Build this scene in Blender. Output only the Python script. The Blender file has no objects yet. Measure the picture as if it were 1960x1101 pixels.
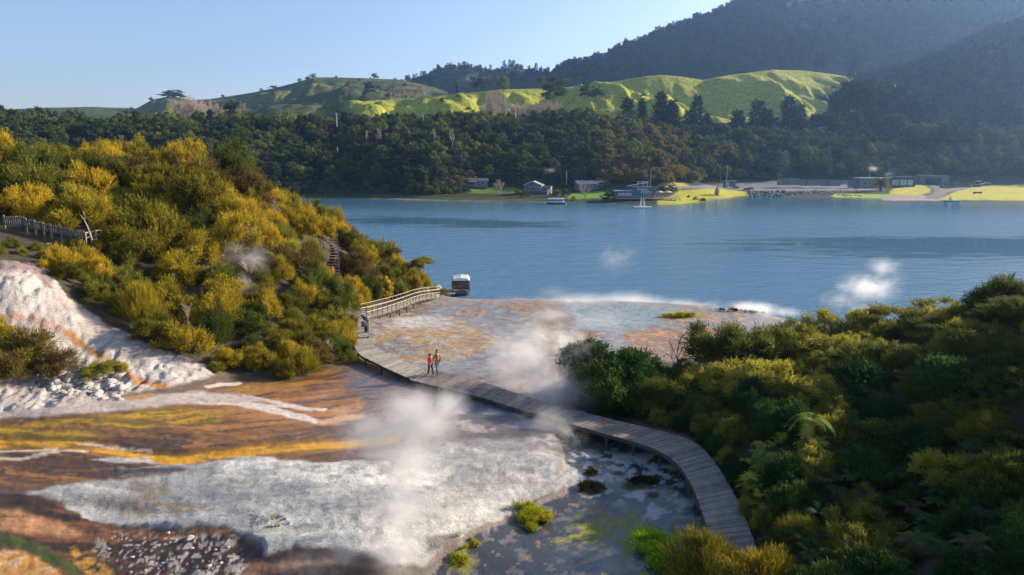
import bpy, bmesh, math, random
import numpy as np
from mathutils import Vector, Matrix, Euler
random.seed(7)
R = math.radians
scn = bpy.context.scene
COL = scn.collection

# ---------------------------------------------------------------- camera, sky, sun, exposure
F = 1307.0; CU, CV = 980.0, 550.5; CAMZ = 20.0
PITCH = math.atan((CV - 309.0) / F)
cp, sp = math.cos(PITCH), math.sin(PITCH)
cam = bpy.data.cameras.new("camera"); cam.lens = 36 * F / 1960; cam.sensor_width = 36
cam.clip_start = 0.5; cam.clip_end = 20000
camo = bpy.data.objects.new("camera", cam); COL.objects.link(camo)
camo.location = (0, 0, CAMZ); camo.rotation_euler = (math.pi / 2 - PITCH, 0, 0)
scn.camera = camo

SUN_AZ, SUN_EL = R(64), R(18.5)          # clockwise from the view direction, above the horizon
w = bpy.data.worlds.new("World"); scn.world = w; w.use_nodes = True
nt = w.node_tree; nt.nodes.clear()
sky = nt.nodes.new("ShaderNodeTexSky"); sky.sky_type = 'NISHITA'; sky.sun_disc = False
sky.sun_elevation = SUN_EL; sky.sun_rotation = SUN_AZ
sky.air_density = 1.0; sky.dust_density = 1.6; sky.ozone_density = 3.5; sky.altitude = 300
bg = nt.nodes.new("ShaderNodeBackground"); bg.inputs[1].default_value = 0.108
wo = nt.nodes.new("ShaderNodeOutputWorld")
tn = nt.nodes.new('ShaderNodeVectorMath'); tn.operation = 'MULTIPLY'; tn.inputs[1].default_value = (1.14, 0.97, 0.90)
nt.links.new(sky.outputs[0], tn.inputs[0]); nt.links.new(tn.outputs[0], bg.inputs[0]); nt.links.new(bg.outputs[0], wo.inputs[0])
sl = bpy.data.lights.new("sun", 'SUN'); sl.energy = 5.0; sl.angle = R(0.5); sl.color = (1.0, 0.87, 0.68)
so = bpy.data.objects.new("sun", sl); COL.objects.link(so)
sd = Vector((math.sin(SUN_AZ) * math.cos(SUN_EL), math.cos(SUN_AZ) * math.cos(SUN_EL), math.sin(SUN_EL)))
so.rotation_euler = sd.to_track_quat('Z', 'Y').to_euler()
scn.view_settings.view_transform = 'Standard'; scn.view_settings.look = 'None'
scn.view_settings.exposure = 1.2; scn.view_settings.gamma = 1.0
cy = scn.cycles
cy.max_bounces = 5; cy.diffuse_bounces = 2; cy.glossy_bounces = 2; cy.transmission_bounces = 3
cy.volume_bounces = 1; cy.transparent_max_bounces = 6; cy.use_denoising = True
cy.volume_max_steps = 128; cy.volume_step_rate = 1.0; cy.sample_clamp_indirect = 4.0
cy.caustics_reflective = False; cy.caustics_refractive = False
HAZE_DENSITY = 0.00009

# ---------------------------------------------------------------- geometry helpers
def ray(u, v):
    t = (CV - v) / F
    return (u - CU) / F, cp + t * sp, -sp + t * cp
def at(u, v, d):                       # point of the world at forward distance d seen at (u, v)
    x, y, z = ray(u, v); s = d / y
    return Vector((x * s, d, CAMZ + z * s))
def onz(u, v, zz):                     # point of the world at height zz seen at (u, v)
    x, y, z = ray(u, v); s = (zz - CAMZ) / z
    return Vector((x * s, y * s, zz))
def proj(X, Y, Z):
    Zc = Z - CAMZ
    dep = Y * cp - Zc * sp; up = Y * sp + Zc * cp
    return CU + F * X / dep, CV - F * up / dep

def _h(xi, yi, seed):
    h = (xi.astype(np.int64) * 374761393 + yi.astype(np.int64) * 668265263 + seed * 974711) & 0xffffffff
    h = ((h ^ (h >> 13)) * 1274126177) & 0xffffffff
    h = ((h ^ (h >> 16)) * 2246822519) & 0xffffffff
    return ((h ^ (h >> 15)) & 0xffffff) / float(0xffffff)
def vnoise(x, y, seed=0):
    x = np.asarray(x, float); y = np.asarray(y, float)
    xi = np.floor(x); yi = np.floor(y); fx = x - xi; fy = y - yi
    fx = fx * fx * (3 - 2 * fx); fy = fy * fy * (3 - 2 * fy)
    a = _h(xi, yi, seed); b = _h(xi + 1, yi, seed); c = _h(xi, yi + 1, seed); d = _h(xi + 1, yi + 1, seed)
    return (a + (b - a) * fx) * (1 - fy) + (c + (d - c) * fx) * fy
def fbm(x, y, seed=0, o=5, g=0.5):
    s = 0; a = 1; t = 0
    for i in range(o):
        s = s + a * vnoise(x * 2 ** i + 13.7 * i, y * 2 ** i - 7.1 * i, seed + i); t += a; a *= g
    return s / t
def ridged(x, y, seed=0, o=4):
    s = 0; a = 1; t = 0
    for i in range(o):
        s = s + a * (1 - abs(2 * vnoise(x * 2 ** i + 3.3 * i, y * 2 ** i + 9.1 * i, seed + i) - 1)); t += a; a *= 0.5
    return s / t
def sstep(a, b, x):
    t = np.clip((x - a) / (b - a), 0, 1); return t * t * (3 - 2 * t)

class TPS:
    def __init__(s, pts, lam=0.0):
        P = np.array([(p[0], p[1]) for p in pts], float); Z = np.array([p[2] for p in pts], float)
        s.P = P; n = len(P)
        K = s.U(np.linalg.norm(P[:, None] - P[None], axis=2)) + lam * np.eye(n)
        A = np.zeros((n + 3, n + 3)); A[:n, :n] = K; A[:n, n] = 1; A[:n, n + 1:] = P
        A[n, :n] = 1; A[n + 1:, :n] = P.T
        s.w = np.linalg.solve(A, np.r_[Z, 0, 0, 0])
    def U(s, r): return r * r * np.log(r + 1e-9)
    def __call__(s, X, Y):
        X = np.atleast_1d(np.asarray(X, float)); Y = np.atleast_1d(np.asarray(Y, float)); sh = X.shape
        x = X.ravel(); y = Y.ravel(); n = len(s.P)
        out = s.w[n] + s.w[n + 1] * x + s.w[n + 2] * y
        for k in range(n):
            out += s.w[k] * s.U(np.hypot(x - s.P[k, 0], y - s.P[k, 1]))
        return out.reshape(sh)

def tag(o, label=None, cat=None, group=None, kind=None):
    if label: o['label'] = label
    if cat: o['category'] = cat
    if group: o['group'] = group
    if kind: o['kind'] = kind
    return o
def thing(name, label, cat, loc=(0, 0, 0), rz=0, group=None):
    o = bpy.data.objects.new(name, None); COL.objects.link(o); o.empty_display_size = 0.2
    o.location = loc; o.rotation_euler = (0, 0, rz)
    return tag(o, label, cat, group)
def mesh_np(name, V, faces, smooth=False):
    me = bpy.data.meshes.new(name)
    V = np.asarray(V, np.float32); faces = np.asarray(faces, np.int32); k = faces.shape[1]
    me.vertices.add(len(V)); me.vertices.foreach_set('co', V.ravel())
    me.loops.add(faces.size); me.loops.foreach_set('vertex_index', faces.ravel())
    me.polygons.add(len(faces)); me.polygons.foreach_set('loop_start', np.arange(len(faces), dtype=np.int32) * k)
    me.polygons.foreach_set('loop_total', np.full(len(faces), k, np.int32))
    if smooth: me.polygons.foreach_set('use_smooth', np.ones(len(faces), bool))
    me.update(calc_edges=True); me.validate()
    return me
def link(name, me, mat=None, parent=None, loc=None, rz=None):
    o = bpy.data.objects.new(name, me); COL.objects.link(o)
    if mat is not None and len(me.materials) == 0: me.materials.append(mat)
    if parent is not None: o.parent = parent
    if loc is not None: o.location = loc
    if rz is not None: o.rotation_euler = (0, 0, rz)
    return o
def grid_faces(nr, nc):
    i = np.arange(nr * nc).reshape(nr, nc)
    return np.stack([i[:-1, :-1], i[:-1, 1:], i[1:, 1:], i[1:, :-1]], -1).reshape(-1, 4)
def add_col(me, name, rgba):
    a = me.color_attributes.new(name, 'FLOAT_COLOR', 'POINT'); a.data.foreach_set('color', np.asarray(rgba, np.float32).ravel())

class MB:
    """collects boxes, tubes and lofts into one mesh"""
    def __init__(s): s.v = []; s.f = []
    def add(s, vs, fs):
        b = len(s.v); s.v += [tuple(v) for v in vs]; s.f += [tuple(i + b for i in f) for f in fs]
    def box(s, c, d, rz=0, rx=0, ry=0):
        m = Matrix.Translation(c) @ Euler((rx, ry, rz)).to_matrix().to_4x4()
        x, y, z = d[0] / 2, d[1] / 2, d[2] / 2
        vs = [m @ Vector(p) for p in [(-x, -y, -z), (x, -y, -z), (x, y, -z), (-x, y, -z), (-x, -y, z), (x, -y, z), (x, y, z), (-x, y, z)]]
        s.add(vs, [(0, 3, 2, 1), (4, 5, 6, 7), (0, 1, 5, 4), (1, 2, 6, 5), (2, 3, 7, 6), (3, 0, 4, 7)])
        return s
    def beam(s, a, b, wd, ht):
        a = Vector(a); b = Vector(b); d = b - a; L = d.length
        if L < 1e-6: return s
        q = d.to_track_quat('X', 'Z').to_matrix().to_4x4()
        m = Matrix.Translation((a + b) / 2) @ q
        x, y, z = L / 2, wd / 2, ht / 2
        vs = [m @ Vector(p) for p in [(-x, -y, -z), (x, -y, -z), (x, y, -z), (-x, y, -z), (-x, -y, z), (x, -y, z), (x, y, z), (-x, y, z)]]
        s.add(vs, [(0, 3, 2, 1), (4, 5, 6, 7), (0, 1, 5, 4), (1, 2, 6, 5), (2, 3, 7, 6), (3, 0, 4, 7)])
        return s
    def tube(s, pts, rad, n=6):
        pts = [Vector(p) for p in pts]
        rad = rad if isinstance(rad, (list, tuple)) else [rad] * len(pts)
        b = len(s.v); L = len(pts)
        for i, p in enumerate(pts):
            d = (pts[min(i + 1, L - 1)] - pts[max(i - 1, 0)])
            q = (d if d.length > 1e-6 else Vector((0, 0, 1))).to_track_quat('Z', 'Y')
            for k in range(n):
                a = 2 * math.pi * k / n
                s.v.append(tuple(p + q @ Vector((math.cos(a) * rad[i], math.sin(a) * rad[i], 0))))
        for i in range(L - 1):
            for k in range(n):
                s.f.append((b + i * n + k, b + i * n + (k + 1) % n, b + (i + 1) * n + (k + 1) % n, b + (i + 1) * n + k))
        s.f.append(tuple(b + k for k in reversed(range(n)))); s.f.append(tuple(b + (L - 1) * n + k for k in range(n)))
        return s
    def prism(s, poly, axis_off, off=(0, 0, 0)):
        """poly: list of 3D points, extruded by vector axis_off"""
        n = len(poly); a = [Vector(p) + Vector(off) for p in poly]; c = [p + Vector(axis_off) for p in a]
        s.add(a + c, [tuple(reversed(range(n))), tuple(range(n, 2 * n))] + [(i, (i + 1) % n, n + (i + 1) % n, n + i) for i in range(n)])
        return s
    def build(s, name, mat, parent=None, smooth=False, bevel=0, loc=None, rz=None):
        me = bpy.data.meshes.new(name); me.from_pydata(s.v, [], s.f); me.update()
        bm = bmesh.new(); bm.from_mesh(me); bmesh.ops.recalc_face_normals(bm, faces=bm.faces)
        if bevel: bmesh.ops.bevel(bm, geom=list(bm.edges), offset=bevel, segments=1, affect='EDGES')
        bm.to_mesh(me); bm.free()
        if smooth: me.polygons.foreach_set('use_smooth', np.ones(len(me.polygons), bool))
        return link(name, me, mat, parent, loc, rz)

# ---------------------------------------------------------------- materials
def newmat(name):
    m = bpy.data.materials.new(name); m.use_nodes = True; n = m.node_tree.nodes; n.clear()
    o = n.new('ShaderNodeOutputMaterial'); b = n.new('ShaderNodeBsdfPrincipled')
    m.node_tree.links.new(b.outputs[0], o.inputs[0])
    return m, m.node_tree, b, o
def simple(name, col, rough=0.6, metal=0.0, var=0.25, scale=3.0, bump=0.0, spec=0.5, emis=None):
    m, t, b, o = newmat(name); N = t.nodes.new; L = t.links.new
    b.inputs['Roughness'].default_value = rough; b.inputs['Metallic'].default_value = metal
    b.inputs['Specular IOR Level'].default_value = spec
    tc = N('ShaderNodeTexCoord'); ns = N('ShaderNodeTexNoise'); ns.inputs['Scale'].default_value = scale; ns.inputs['Detail'].default_value = 5
    L(tc.outputs['Object'], ns.inputs['Vector'])
    rp = N('ShaderNodeValToRGB'); c = col
    rp.color_ramp.elements[0].position = 0.3; rp.color_ramp.elements[1].position = 0.7
    rp.color_ramp.elements[0].color = (c[0] * (1 - var), c[1] * (1 - var), c[2] * (1 - var), 1)
    rp.color_ramp.elements[1].color = (min(1, c[0] * (1 + var)), min(1, c[1] * (1 + var)), min(1, c[2] * (1 + var)), 1)
    L(ns.outputs['Fac'], rp.inputs[0]); L(rp.outputs[0], b.inputs['Base Color'])
    if bump:
        bp = N('ShaderNodeBump'); bp.inputs['Strength'].default_value = bump; bp.inputs['Distance'].default_value = 0.05
        L(ns.outputs['Fac'], bp.inputs['Height']); L(bp.outputs[0], b.inputs['Normal'])
    return m
def leafmat(name, c1, c2, c3, transl=0.28, vscale=0.6, rough=0.7):
    """foliage: colour differs from plant to plant and clump to clump, light passes through the leaves"""
    m, t, b, o = newmat(name); N = t.nodes.new; L = t.links.new
    oi = N('ShaderNodeObjectInfo'); geo = N('ShaderNodeNewGeometry')
    tc = N('ShaderNodeTexCoord'); ns = N('ShaderNodeTexNoise'); ns.inputs['Scale'].default_value = vscale; ns.inputs['Detail'].default_value = 3
    L(tc.outputs['Object'], ns.inputs['Vector'])
    a = N('ShaderNodeMath'); a.operation = 'MULTIPLY_ADD'; a.inputs[1].default_value = 0.9; L(ns.outputs['Fac'], a.inputs[0])
    a2 = N('ShaderNodeMath'); a2.operation = 'MULTIPLY_ADD'; a2.inputs[1].default_value = 0.55; a2.inputs[2].default_value = -0.42
    L(oi.outputs['Random'], a2.inputs[0]); L(a2.outputs[0], a.inputs[2])
    a3 = N('ShaderNodeMath'); a3.operation = 'MULTIPLY_ADD'; a3.inputs[1].default_value = 0.42
    L(geo.outputs['Random Per Island'], a3.inputs[0]); L(a.outputs[0], a3.inputs[2])
    rp = N('ShaderNodeValToRGB'); e = rp.color_ramp.elements
    e[0].position = 0.18; e[0].color = (*c1, 1); e[1].position = 0.85; e[1].color = (*c3, 1)
    x = e.new(0.5); x.color = (*c2, 1)
    L(a3.outputs[0], rp.inputs[0]); L(rp.outputs[0], b.inputs['Base Color'])
    b.inputs['Roughness'].default_value = rough; b.inputs['Specular IOR Level'].default_value = 0.1
    tr = N('ShaderNodeBsdfTranslucent'); L(rp.outputs[0], tr.inputs[0])
    mx = N('ShaderNodeMixShader'); mx.inputs[0].default_value = transl
    L(b.outputs[0], mx.inputs[1]); L(tr.outputs[0], mx.inputs[2]); L(mx.outputs[0], o.inputs[0])
    return m

M = {}
M['manuka'] = leafmat('manuka_leaves', (0.07, 0.075, 0.013), (0.27, 0.23, 0.02), (0.62, 0.42, 0.03))
M['manuka_green'] = leafmat('manuka_green_leaves', (0.035, 0.055, 0.012), (0.11, 0.135, 0.018), (0.28, 0.25, 0.03))
M['manuka_right'] = leafmat('kanuka_leaves', (0.03, 0.05, 0.012), (0.15, 0.165, 0.025), (0.46, 0.40, 0.06), 0.45)
M['fresh_green'] = leafmat('fresh_leaves', (0.015, 0.045, 0.012), (0.035, 0.085, 0.015), (0.12, 0.17, 0.025), 0.35)
M['fern'] = leafmat('fern_leaves', (0.02, 0.05, 0.015), (0.035, 0.08, 0.02), (0.08, 0.12, 0.03), 0.3)
M['fern_lit'] = leafmat('sunlit_yellow_fern_leaves', (0.12, 0.22, 0.02), (0.28, 0.36, 0.03), (0.45, 0.42, 0.05), 0.4)  # same ferns, with sunlight put into a brighter leaf colour
M['fern_dead'] = leafmat('dead_fern_leaves', (0.05, 0.04, 0.03), (0.10, 0.075, 0.05), (0.18, 0.12, 0.07), 0.25)
M['ivy'] = leafmat('yellow_ivy_leaves', (0.22, 0.2, 0.02), (0.5, 0.36, 0.03), (0.62, 0.42, 0.04), 0.35)
M['brownbush'] = leafmat('brown_bush_leaves', (0.08, 0.055, 0.02), (0.15, 0.105, 0.03), (0.2, 0.16, 0.03), 0.25)
M['forest'] = leafmat('forest_leaves', (0.025, 0.045, 0.016), (0.06, 0.085, 0.02), (0.14, 0.135, 0.025), 0.25, 0.3)
M['forest_olive'] = leafmat('olive_forest_leaves', (0.07, 0.08, 0.015), (0.16, 0.14, 0.02), (0.30, 0.20, 0.03), 0.3, 0.25)  # olive leaves that also carry the spur's sunlight in their colour
M['forest_light'] = leafmat('sunlit_forest_leaves', (0.05, 0.09, 0.02), (0.12, 0.17, 0.025), (0.22, 0.23, 0.035), 0.25, 0.3)  # brighter green puts sunlight on some crowns by colour
M['farleaf'] = leafmat('distant_leaves', (0.02, 0.035, 0.014), (0.04, 0.055, 0.018), (0.07, 0.075, 0.022), 0.03, 0.15, .9)
M['pine'] = leafmat('pine_needles', (0.018, 0.034, 0.012), (0.032, 0.05, 0.016), (0.06, 0.07, 0.02), 0.12, 0.15)
M['twig'] = simple('twig_bark', (0.42, 0.33, 0.26), 0.9, var=0.25)
M['bark'] = simple('bark', (0.11, 0.085, 0.06), 0.9, var=0.4)
M['palebark'] = simple('pale_bark', (0.42, 0.36, 0.30), 0.9, var=0.25)
M['timber'] = simple('weathered_timber', (0.33, 0.27, 0.20), 0.8, var=0.35, scale=6, bump=0.3)
M['timber_dark'] = simple('dark_timber', (0.055, 0.045, 0.04), 0.8, var=0.4, scale=4, bump=0.3)
M['white'] = simple('white_paint', (0.75, 0.75, 0.74), 0.4, var=0.06)
M['red'] = simple('red_cloth', (0.45, 0.015, 0.03), 0.8, var=0.15)
M['redpaint'] = simple('red_paint', (0.5, 0.02, 0.02), 0.3, var=0.08)
M['glass'] = simple('window_glass', (0.03, 0.04, 0.05), 0.08, var=0.1)
M['tyre'] = simple('tyre_rubber', (0.02, 0.02, 0.02), 0.8)
M['metal'] = simple('grey_metal', (0.4, 0.41, 0.42), 0.4, metal=0.7, var=0.1)
M['dark'] = simple('black_paint', (0.015, 0.018, 0.022), 0.4, var=0.2)
M['rock'] = simple('grey_rock', (0.28, 0.25, 0.2), 0.9, var=0.5, scale=2, bump=0.8)
M['whiterock'] = simple('pale_sinter_rock', (0.40, 0.36, 0.32), 0.9, var=0.35, scale=3, bump=0.8)
M['seawall'] = simple('seawall_rock', (0.12, 0.13, 0.15), 0.9, var=0.6, scale=1.2, bump=0.8)
M['concrete'] = simple('concrete', (0.32, 0.31, 0.29), 0.9, var=0.2, scale=0.5)
M['asphalt'] = simple('asphalt', (0.10, 0.10, 0.105), 0.9, var=0.2, scale=0.3)
M['lawn'] = simple('lawn_grass', (0.30, 0.33, 0.03), 0.9, var=0.25, scale=0.25)

# ---------------------------------------------------------------- near land: heights
pts = []
for (u, v, z) in [(0,1095,4.2),(300,1095,4.0),(600,1095,4.0),(850,1095,3.6),(1100,1095,3.5),(1300,1095,3.6),
    (0,950,4.9),(200,980,4.5),(500,1000,4.7),(700,1040,4.5),(850,1000,4.4),(0,860,5.5),(300,870,5.3),(600,880,5.2),(900,870,4.7),(1050,880,4.4),
    (1090,960,3.6),(1000,1010,3.6),(1200,900,3.65),(1300,950,3.65),(1150,820,3.8),(700,800,4.8),(500,780,5.4),(250,772,6.0),
    (100,785,6.2),(900,780,4.4),(1050,740,4.1),(690,700,4.25),(830,735,4.3),(800,640,4.0),(730,600,3.8),(950,640,3.8),
    (1100,680,3.8),(1000,600,3.3),(860,572,3.1),(1000,573,2.95),(1200,576,2.85),(1400,592,2.7),(1500,610,2.7),(1300,640,3.3),
    (1300,700,3.9),(1200,760,4.0),(1330,890,3.9),(1400,980,3.9),(1440,1060,3.9),(650,662,4.3),(560,722,4.8),(450,712,5.2)]:
    pts.append(onz(u, v, z))
for (u, v, d) in [(0,508,47),(110,525,50),(60,560,45.5),(200,620,47),(300,665,46),(0,640,42.5),(100,700,42),(0,745,39),(200,742,41),
    (200,500,56),(300,560,55),(400,600,53),(500,600,56),(600,620,60),(400,500,62),(550,500,68),(300,430,68),(450,400,74),(100,440,59),
    (0,420,59),(0,490,51),(200,380,70),(350,345,78),(0,335,72),(0,310,80),(150,312,80),(300,325,82),(440,345,84),(520,395,86),(600,440,88),
    (700,485,90),(770,525,92),(820,555,93),(600,520,76),(632,560,74),(630,475,82),(700,560,78),(770,560,84),
    (1500,1000,27),(1600,900,30),(1700,1000,27),(1960,1090,20),(1960,900,26),(1960,750,32),(1960,650,36),(1960,615,40),
    (1700,670,42),(1500,690,46),(1400,690,52),(1700,800,34),(1830,700,38),(1500,800,36)]:
    pts.append(at(u, v, d))
for p in [(-70,95,14),(-45,97,13),(-25,100,8),(-16,104,1),(-70,125,0),(-40,125,-2),(-20,115,-3),(0,99,-1.5),(15,98,-1.5),(30,92,-1.5),
    (0,115,-4),(30,112,-4),(30,88,-1.5),(35,58,4.2),(50,84,-1.5),(60,35,14),(62,60,5),(75,88,-2),(-100,90,16),(-110,60,18),(-120,20,12),(-110,120,0),(110,60,6),(110,30,14),(-70,50,18),(-75,75,21),(-45,30,10),
    (-15,8,4),(0,8,3.8),(12,8,6),(30,14,10),(-50,10,8),(60,10,14)]:
    pts.append(Vector(p))
near_tps = TPS(pts, 0.3)

NR, NC = 620, 720
yy = 9 * (155 / 9) ** (np.linspace(0, 1, NR)); tt = np.linspace(-1.15, 1.15, NC)
Y, T = np.meshgrid(yy, tt, indexing='ij'); X = Y * T
Z = near_tps(X, Y)
# beyond the near land everything dips under the lake
cap = 22 * (1 - np.clip((Y - 98) / 30, 0, 1) ** 2 * (3 - 2 * np.clip((Y - 98) / 30, 0, 1))) - 3; Z = np.minimum(Z, cap)
U, V = proj(X, Y, Z)
wa = (fbm(X * 0.35, Y * 0.35, 3) - 0.5) * 2; wb = (fbm(X * 0.35, Y * 0.35, 9) - 0.5) * 2
wf = (fbm(X * 1.7, Y * 1.7, 5) - 0.5) * 2; wg = (fbm(X * 1.7, Y * 1.7, 6) - 0.5) * 2
def sdpoly(P, U, V):
    P = np.array(P, float); n = len(P); d = np.full(U.shape, 1e9); ins = np.zeros(U.shape, bool)
    for i in range(n):
        a = P[i]; b = P[(i + 1) % n]; e = b - a
        t = np.clip(((U - a[0]) * e[0] + (V - a[1]) * e[1]) / (e @ e + 1e-9), 0, 1)
        d = np.minimum(d, np.hypot(U - a[0] - t * e[0], V - a[1] - t * e[1]))
        c = ((a[1] > V) != (b[1] > V)) & (U < (b[0] - a[0]) * (V - a[1]) / (b[1] - a[1] + 1e-9) + a[0])
        ins ^= c
    return np.where(ins, -d, d)
def sdline(P, U, V):
    P = np.array(P, float); d = np.full(U.shape, 1e9)
    for i in range(len(P) - 1):
        a = P[i]; e = P[i + 1] - a
        t = np.clip(((U - a[0]) * e[0] + (V - a[1]) * e[1]) / (e @ e + 1e-9), 0, 1)
        d = np.minimum(d, np.hypot(U - a[0] - t * e[0], V - a[1] - t * e[1]))
    return d
near = (Y < 115)
def area(P, soft=6, warp=14, fine=6, su=1.0):
    uu = U + wa * warp * 1.6 + wf * fine * 1.6; vv = V + wb * warp * 0.5 + wg * fine * 0.5
    return (1 - sstep(-soft, soft, sdpoly(P, uu, vv))) * near
def strand(P, wd, warp=8, fine=4):
    uu = U + wa * warp * 1.6 + wf * fine * 1.6; vv = V + wb * warp * 0.45 + wg * fine * 0.45
    return (1 - sstep(wd * 0.5, wd, sdline(P, uu, vv))) * near
QF = V + 25 * ((np.clip(U, -600, 780) - 330) / 350) ** 2 + wa * 8 + wb * 4
streak = fbm(X * 0.22 + wa * 0.3, QF * 0.055, 21, 5)       # long runs along the flow
streak2 = fbm(X * 0.4, QF * 0.13 + wf * .15, 31, 4)
mott = fbm(X * 0.9, Y * 0.9, 41, 5); fine = fbm(X * 4, Y * 4, 51, 3)
C = np.zeros(X.shape + (3,)); C[:] = (0.17, 0.12, 0.085); ROUGH = np.full(X.shape, 0.6)
def paint(mask, col, rough=None):
    global C, ROUGH
    m = mask[..., None]; C = C * (1 - m) + np.array(col) * m
    if rough is not None: ROUGH = ROUGH * (1 - mask) + rough * mask
S = sstep
streak3 = fbm(X * 0.7, QF * 0.32 + wf * .3, 35, 3)
# flats between the boardwalk and the lake
flat = [(690,600),(760,585),(860,566),(1500,566),(1560,640),(1300,800),(1040,780),(820,716),(690,680)]
paint(area(flat, 6, 4, 2), (0.335, 0.315, 0.30), 0.3)
fl = area(flat, 6, 4, 2)
paint(fl * S(0.5, 0.62, streak) * 0.7, (0.36, 0.24, 0.17), 0.6)
paint(fl * S(0.56, 0.7, mott) * 0.7, (0.16, 0.14, 0.15), 0.3)
m = area([(690,612),(760,590),(830,575),(850,590),(760,615),(715,640)], 8); paint(m * 0.8, (0.20, 0.13, 0.09), 0.6)
m = area([(715,650),(760,622),(800,612),(870,612),(920,632),(958,650),(930,672),(880,690),(800,690),(740,680)], 6)
paint(m, (0.42, 0.28, 0.15), 0.8); paint(m * S(0.48, 0.6, mott), (0.40, 0.36, 0.30), 0.8)
paint(m * S(0.5, 0.62, streak2) * 0.8, (0.5, 0.3, 0.09), 0.8)
m = area([(750,612),(800,605),(870,610),(850,622),(790,625)], 4); paint(m, (0.5, 0.48, 0.45), 0.8)
m = area([(716,668),(750,650),(800,660),(800,680),(745,680)], 5); paint(m * S(.4,.55,fine), (0.22, 0.21, 0.21), 0.7)
m = area([(860,596),(920,590),(940,605),(880,612)], 5) + area([(900,572),(1060,574),(1060,590),(960,588)], 5) + area([(985,585),(1050,580),(1060,605),(1000,608)], 5)
paint(np.clip(m, 0, 1) * S(0.35, 0.5, mott), (0.38, 0.22, 0.12), 0.8)
m = area([(1035,612),(1120,600),(1150,640),(1120,680),(1060,690),(1020,650)], 12); paint(m * 0.85, (0.26, 0.16, 0.10), 0.7)
m = area([(1080,590),(1200,580),(1330,588),(1320,608),(1260,625),(1180,636),(1100,632)], 8); paint(m, (0.30, 0.37, 0.35), 0.2)
m = area([(1290,585),(1440,595),(1480,612),(1380,618),(1300,612)], 5); paint(m, (0.27, 0.25, 0.26), 0.35); paint(m * S(.5,.6,mott), (0.38,0.24,0.1), 0.9)
m = area([(1262,608),(1300,600),(1345,600),(1340,610),(1290,618)], 3); paint(m, (0.42, 0.26, 0.04), 0.9)
m = area([(1190,636),(1260,630),(1360,622),(1370,660),(1280,690),(1210,670)], 8); paint(m, (0.34, 0.2, 0.12), 0.8); paint(m * S(.5,.6,streak2), (0.5,0.24,0.07), 0.8)
m = area([(940,700),(1020,690),(1090,720),(1060,770),(980,745)], 10); paint(m, (0.42, 0.34, 0.28), 0.6)
crk = ridged(X * .9 + wf * .4, Y * 1.3 + wg * .3, 333, 3); paint(fl * S(.88, .93, crk) * .75, (0.09, 0.08, 0.08), 0.4); paint(fl * S(.57,.63,fbm(X*1.6,Y*2.6,335,5)) * .55, (0.19, 0.17, 0.165), 0.35); paint(fl * S(.60,.66,fbm(X*2,Y*3,337,5)) * .6, (0.5, 0.43, 0.38), 0.7)
# mud between the boardwalk and the white sheet
m = area([(560,720),(660,690),(700,700),(800,735),(900,765),(1040,800),(1060,850),(900,860),(700,890),(600,880)], 16)
paint(m, (0.20, 0.14, 0.11), 0.3); paint(m * S(.5,.6,streak2) * .6, (0.28, 0.19, 0.14), 0.35); paint(m * S(.56,.64,streak3) * .6, (0.10, 0.08, 0.08), 0.2)
m2 = area([(860,770),(960,775),(1050,810),(1060,860),(940,860),(870,820)], 8)
paint(m2, (0.15, 0.13, 0.135), 0.5); paint(m2 * S(.5,.6,mott), (0.36, 0.33, 0.33), 0.8)
m = area([(868,758),(900,757),(918,768),(880,770)], 3); paint(m, (0.45, 0.22, 0.12), 0.9)
paint(strand([(740,706),(700,730),(620,760)], 6, 12), (0.10, 0.09, 0.11), 0.15)
# the runs of orange and brown on the left
left = [(-400,800),(60,802),(200,790),(330,768),(430,740),(520,725),(640,700),(690,760),(720,860),(600,890),(470,880),(330,905),(100,930),(-400,960)]
L_ = area(left, 22, 22, 10)
paint(L_, (0.15, 0.07, 0.025), 0.28)
paint(L_ * S(0.46, 0.58, streak) * 0.8, (0.30, 0.135, 0.035), 0.32)
paint(L_ * S(0.55, 0.65, streak2) * 0.8, (0.10, 0.07, 0.05), 0.4); paint(L_ * S(0.58, 0.66, streak3) * .6, (0.085, 0.055, 0.04), 0.35); paint(L_ * S(0.40, 0.32, streak3) * .4, (0.44, 0.24, 0.11), 0.5)
paint(L_ * S(0.60, 0.68, fbm(X*0.3+5, QF*.09, 77)) * 0.8, (0.46, 0.21, 0.06), 0.4)
m = area([(-200,830),(40,815),(140,800),(260,785),(340,782),(430,800),(420,818),(300,812),(230,830),(140,845),(-200,850)], 8)
paint(m * S(0.40, 0.5, streak2) * .9, (0.55, 0.32, 0.015), 0.45); paint(m * S(0.5, 0.58, streak3) * .8, (0.17, 0.13, 0.02), 0.4)
m = area([(390,742),(520,730),(640,720),(600,745),(480,752)], 8); paint(m * S(.4,.55,streak2), (0.36, 0.18, 0.03), 0.5)
fl1 = [(-100,848),(60,848),(150,852),(230,858),(290,872),(340,876),(410,868),(500,858),(600,850),(690,846),(760,838)]
paint(strand(fl1, 15, 6), (0.32, 0.16, 0.012), 0.3)
paint(strand(fl1, 9, 8, 5) * S(.4,.5,streak2 * .5 + .25), (0.75, 0.38, 0.025), 0.4)
paint(strand([(260,866),(320,880),(400,874),(480,866)], 9, 5), (0.75, 0.38, 0.02), 0.45)
for P, wd in (([(-100,862),(60,862),(110,858)], 4), ([(-100,880),(40,877),(100,866),(170,862)], 4), ([(150,848),(240,852),(290,860)], 2.5)):
    paint(strand(P, wd, 5), (0.62, 0.5, 0.4), 0.8)
m = area([(175,876),(240,868),(280,868),(296,880),(230,882)], 3); paint(m, (0.55, 0.5, 0.45), 0.9)
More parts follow.
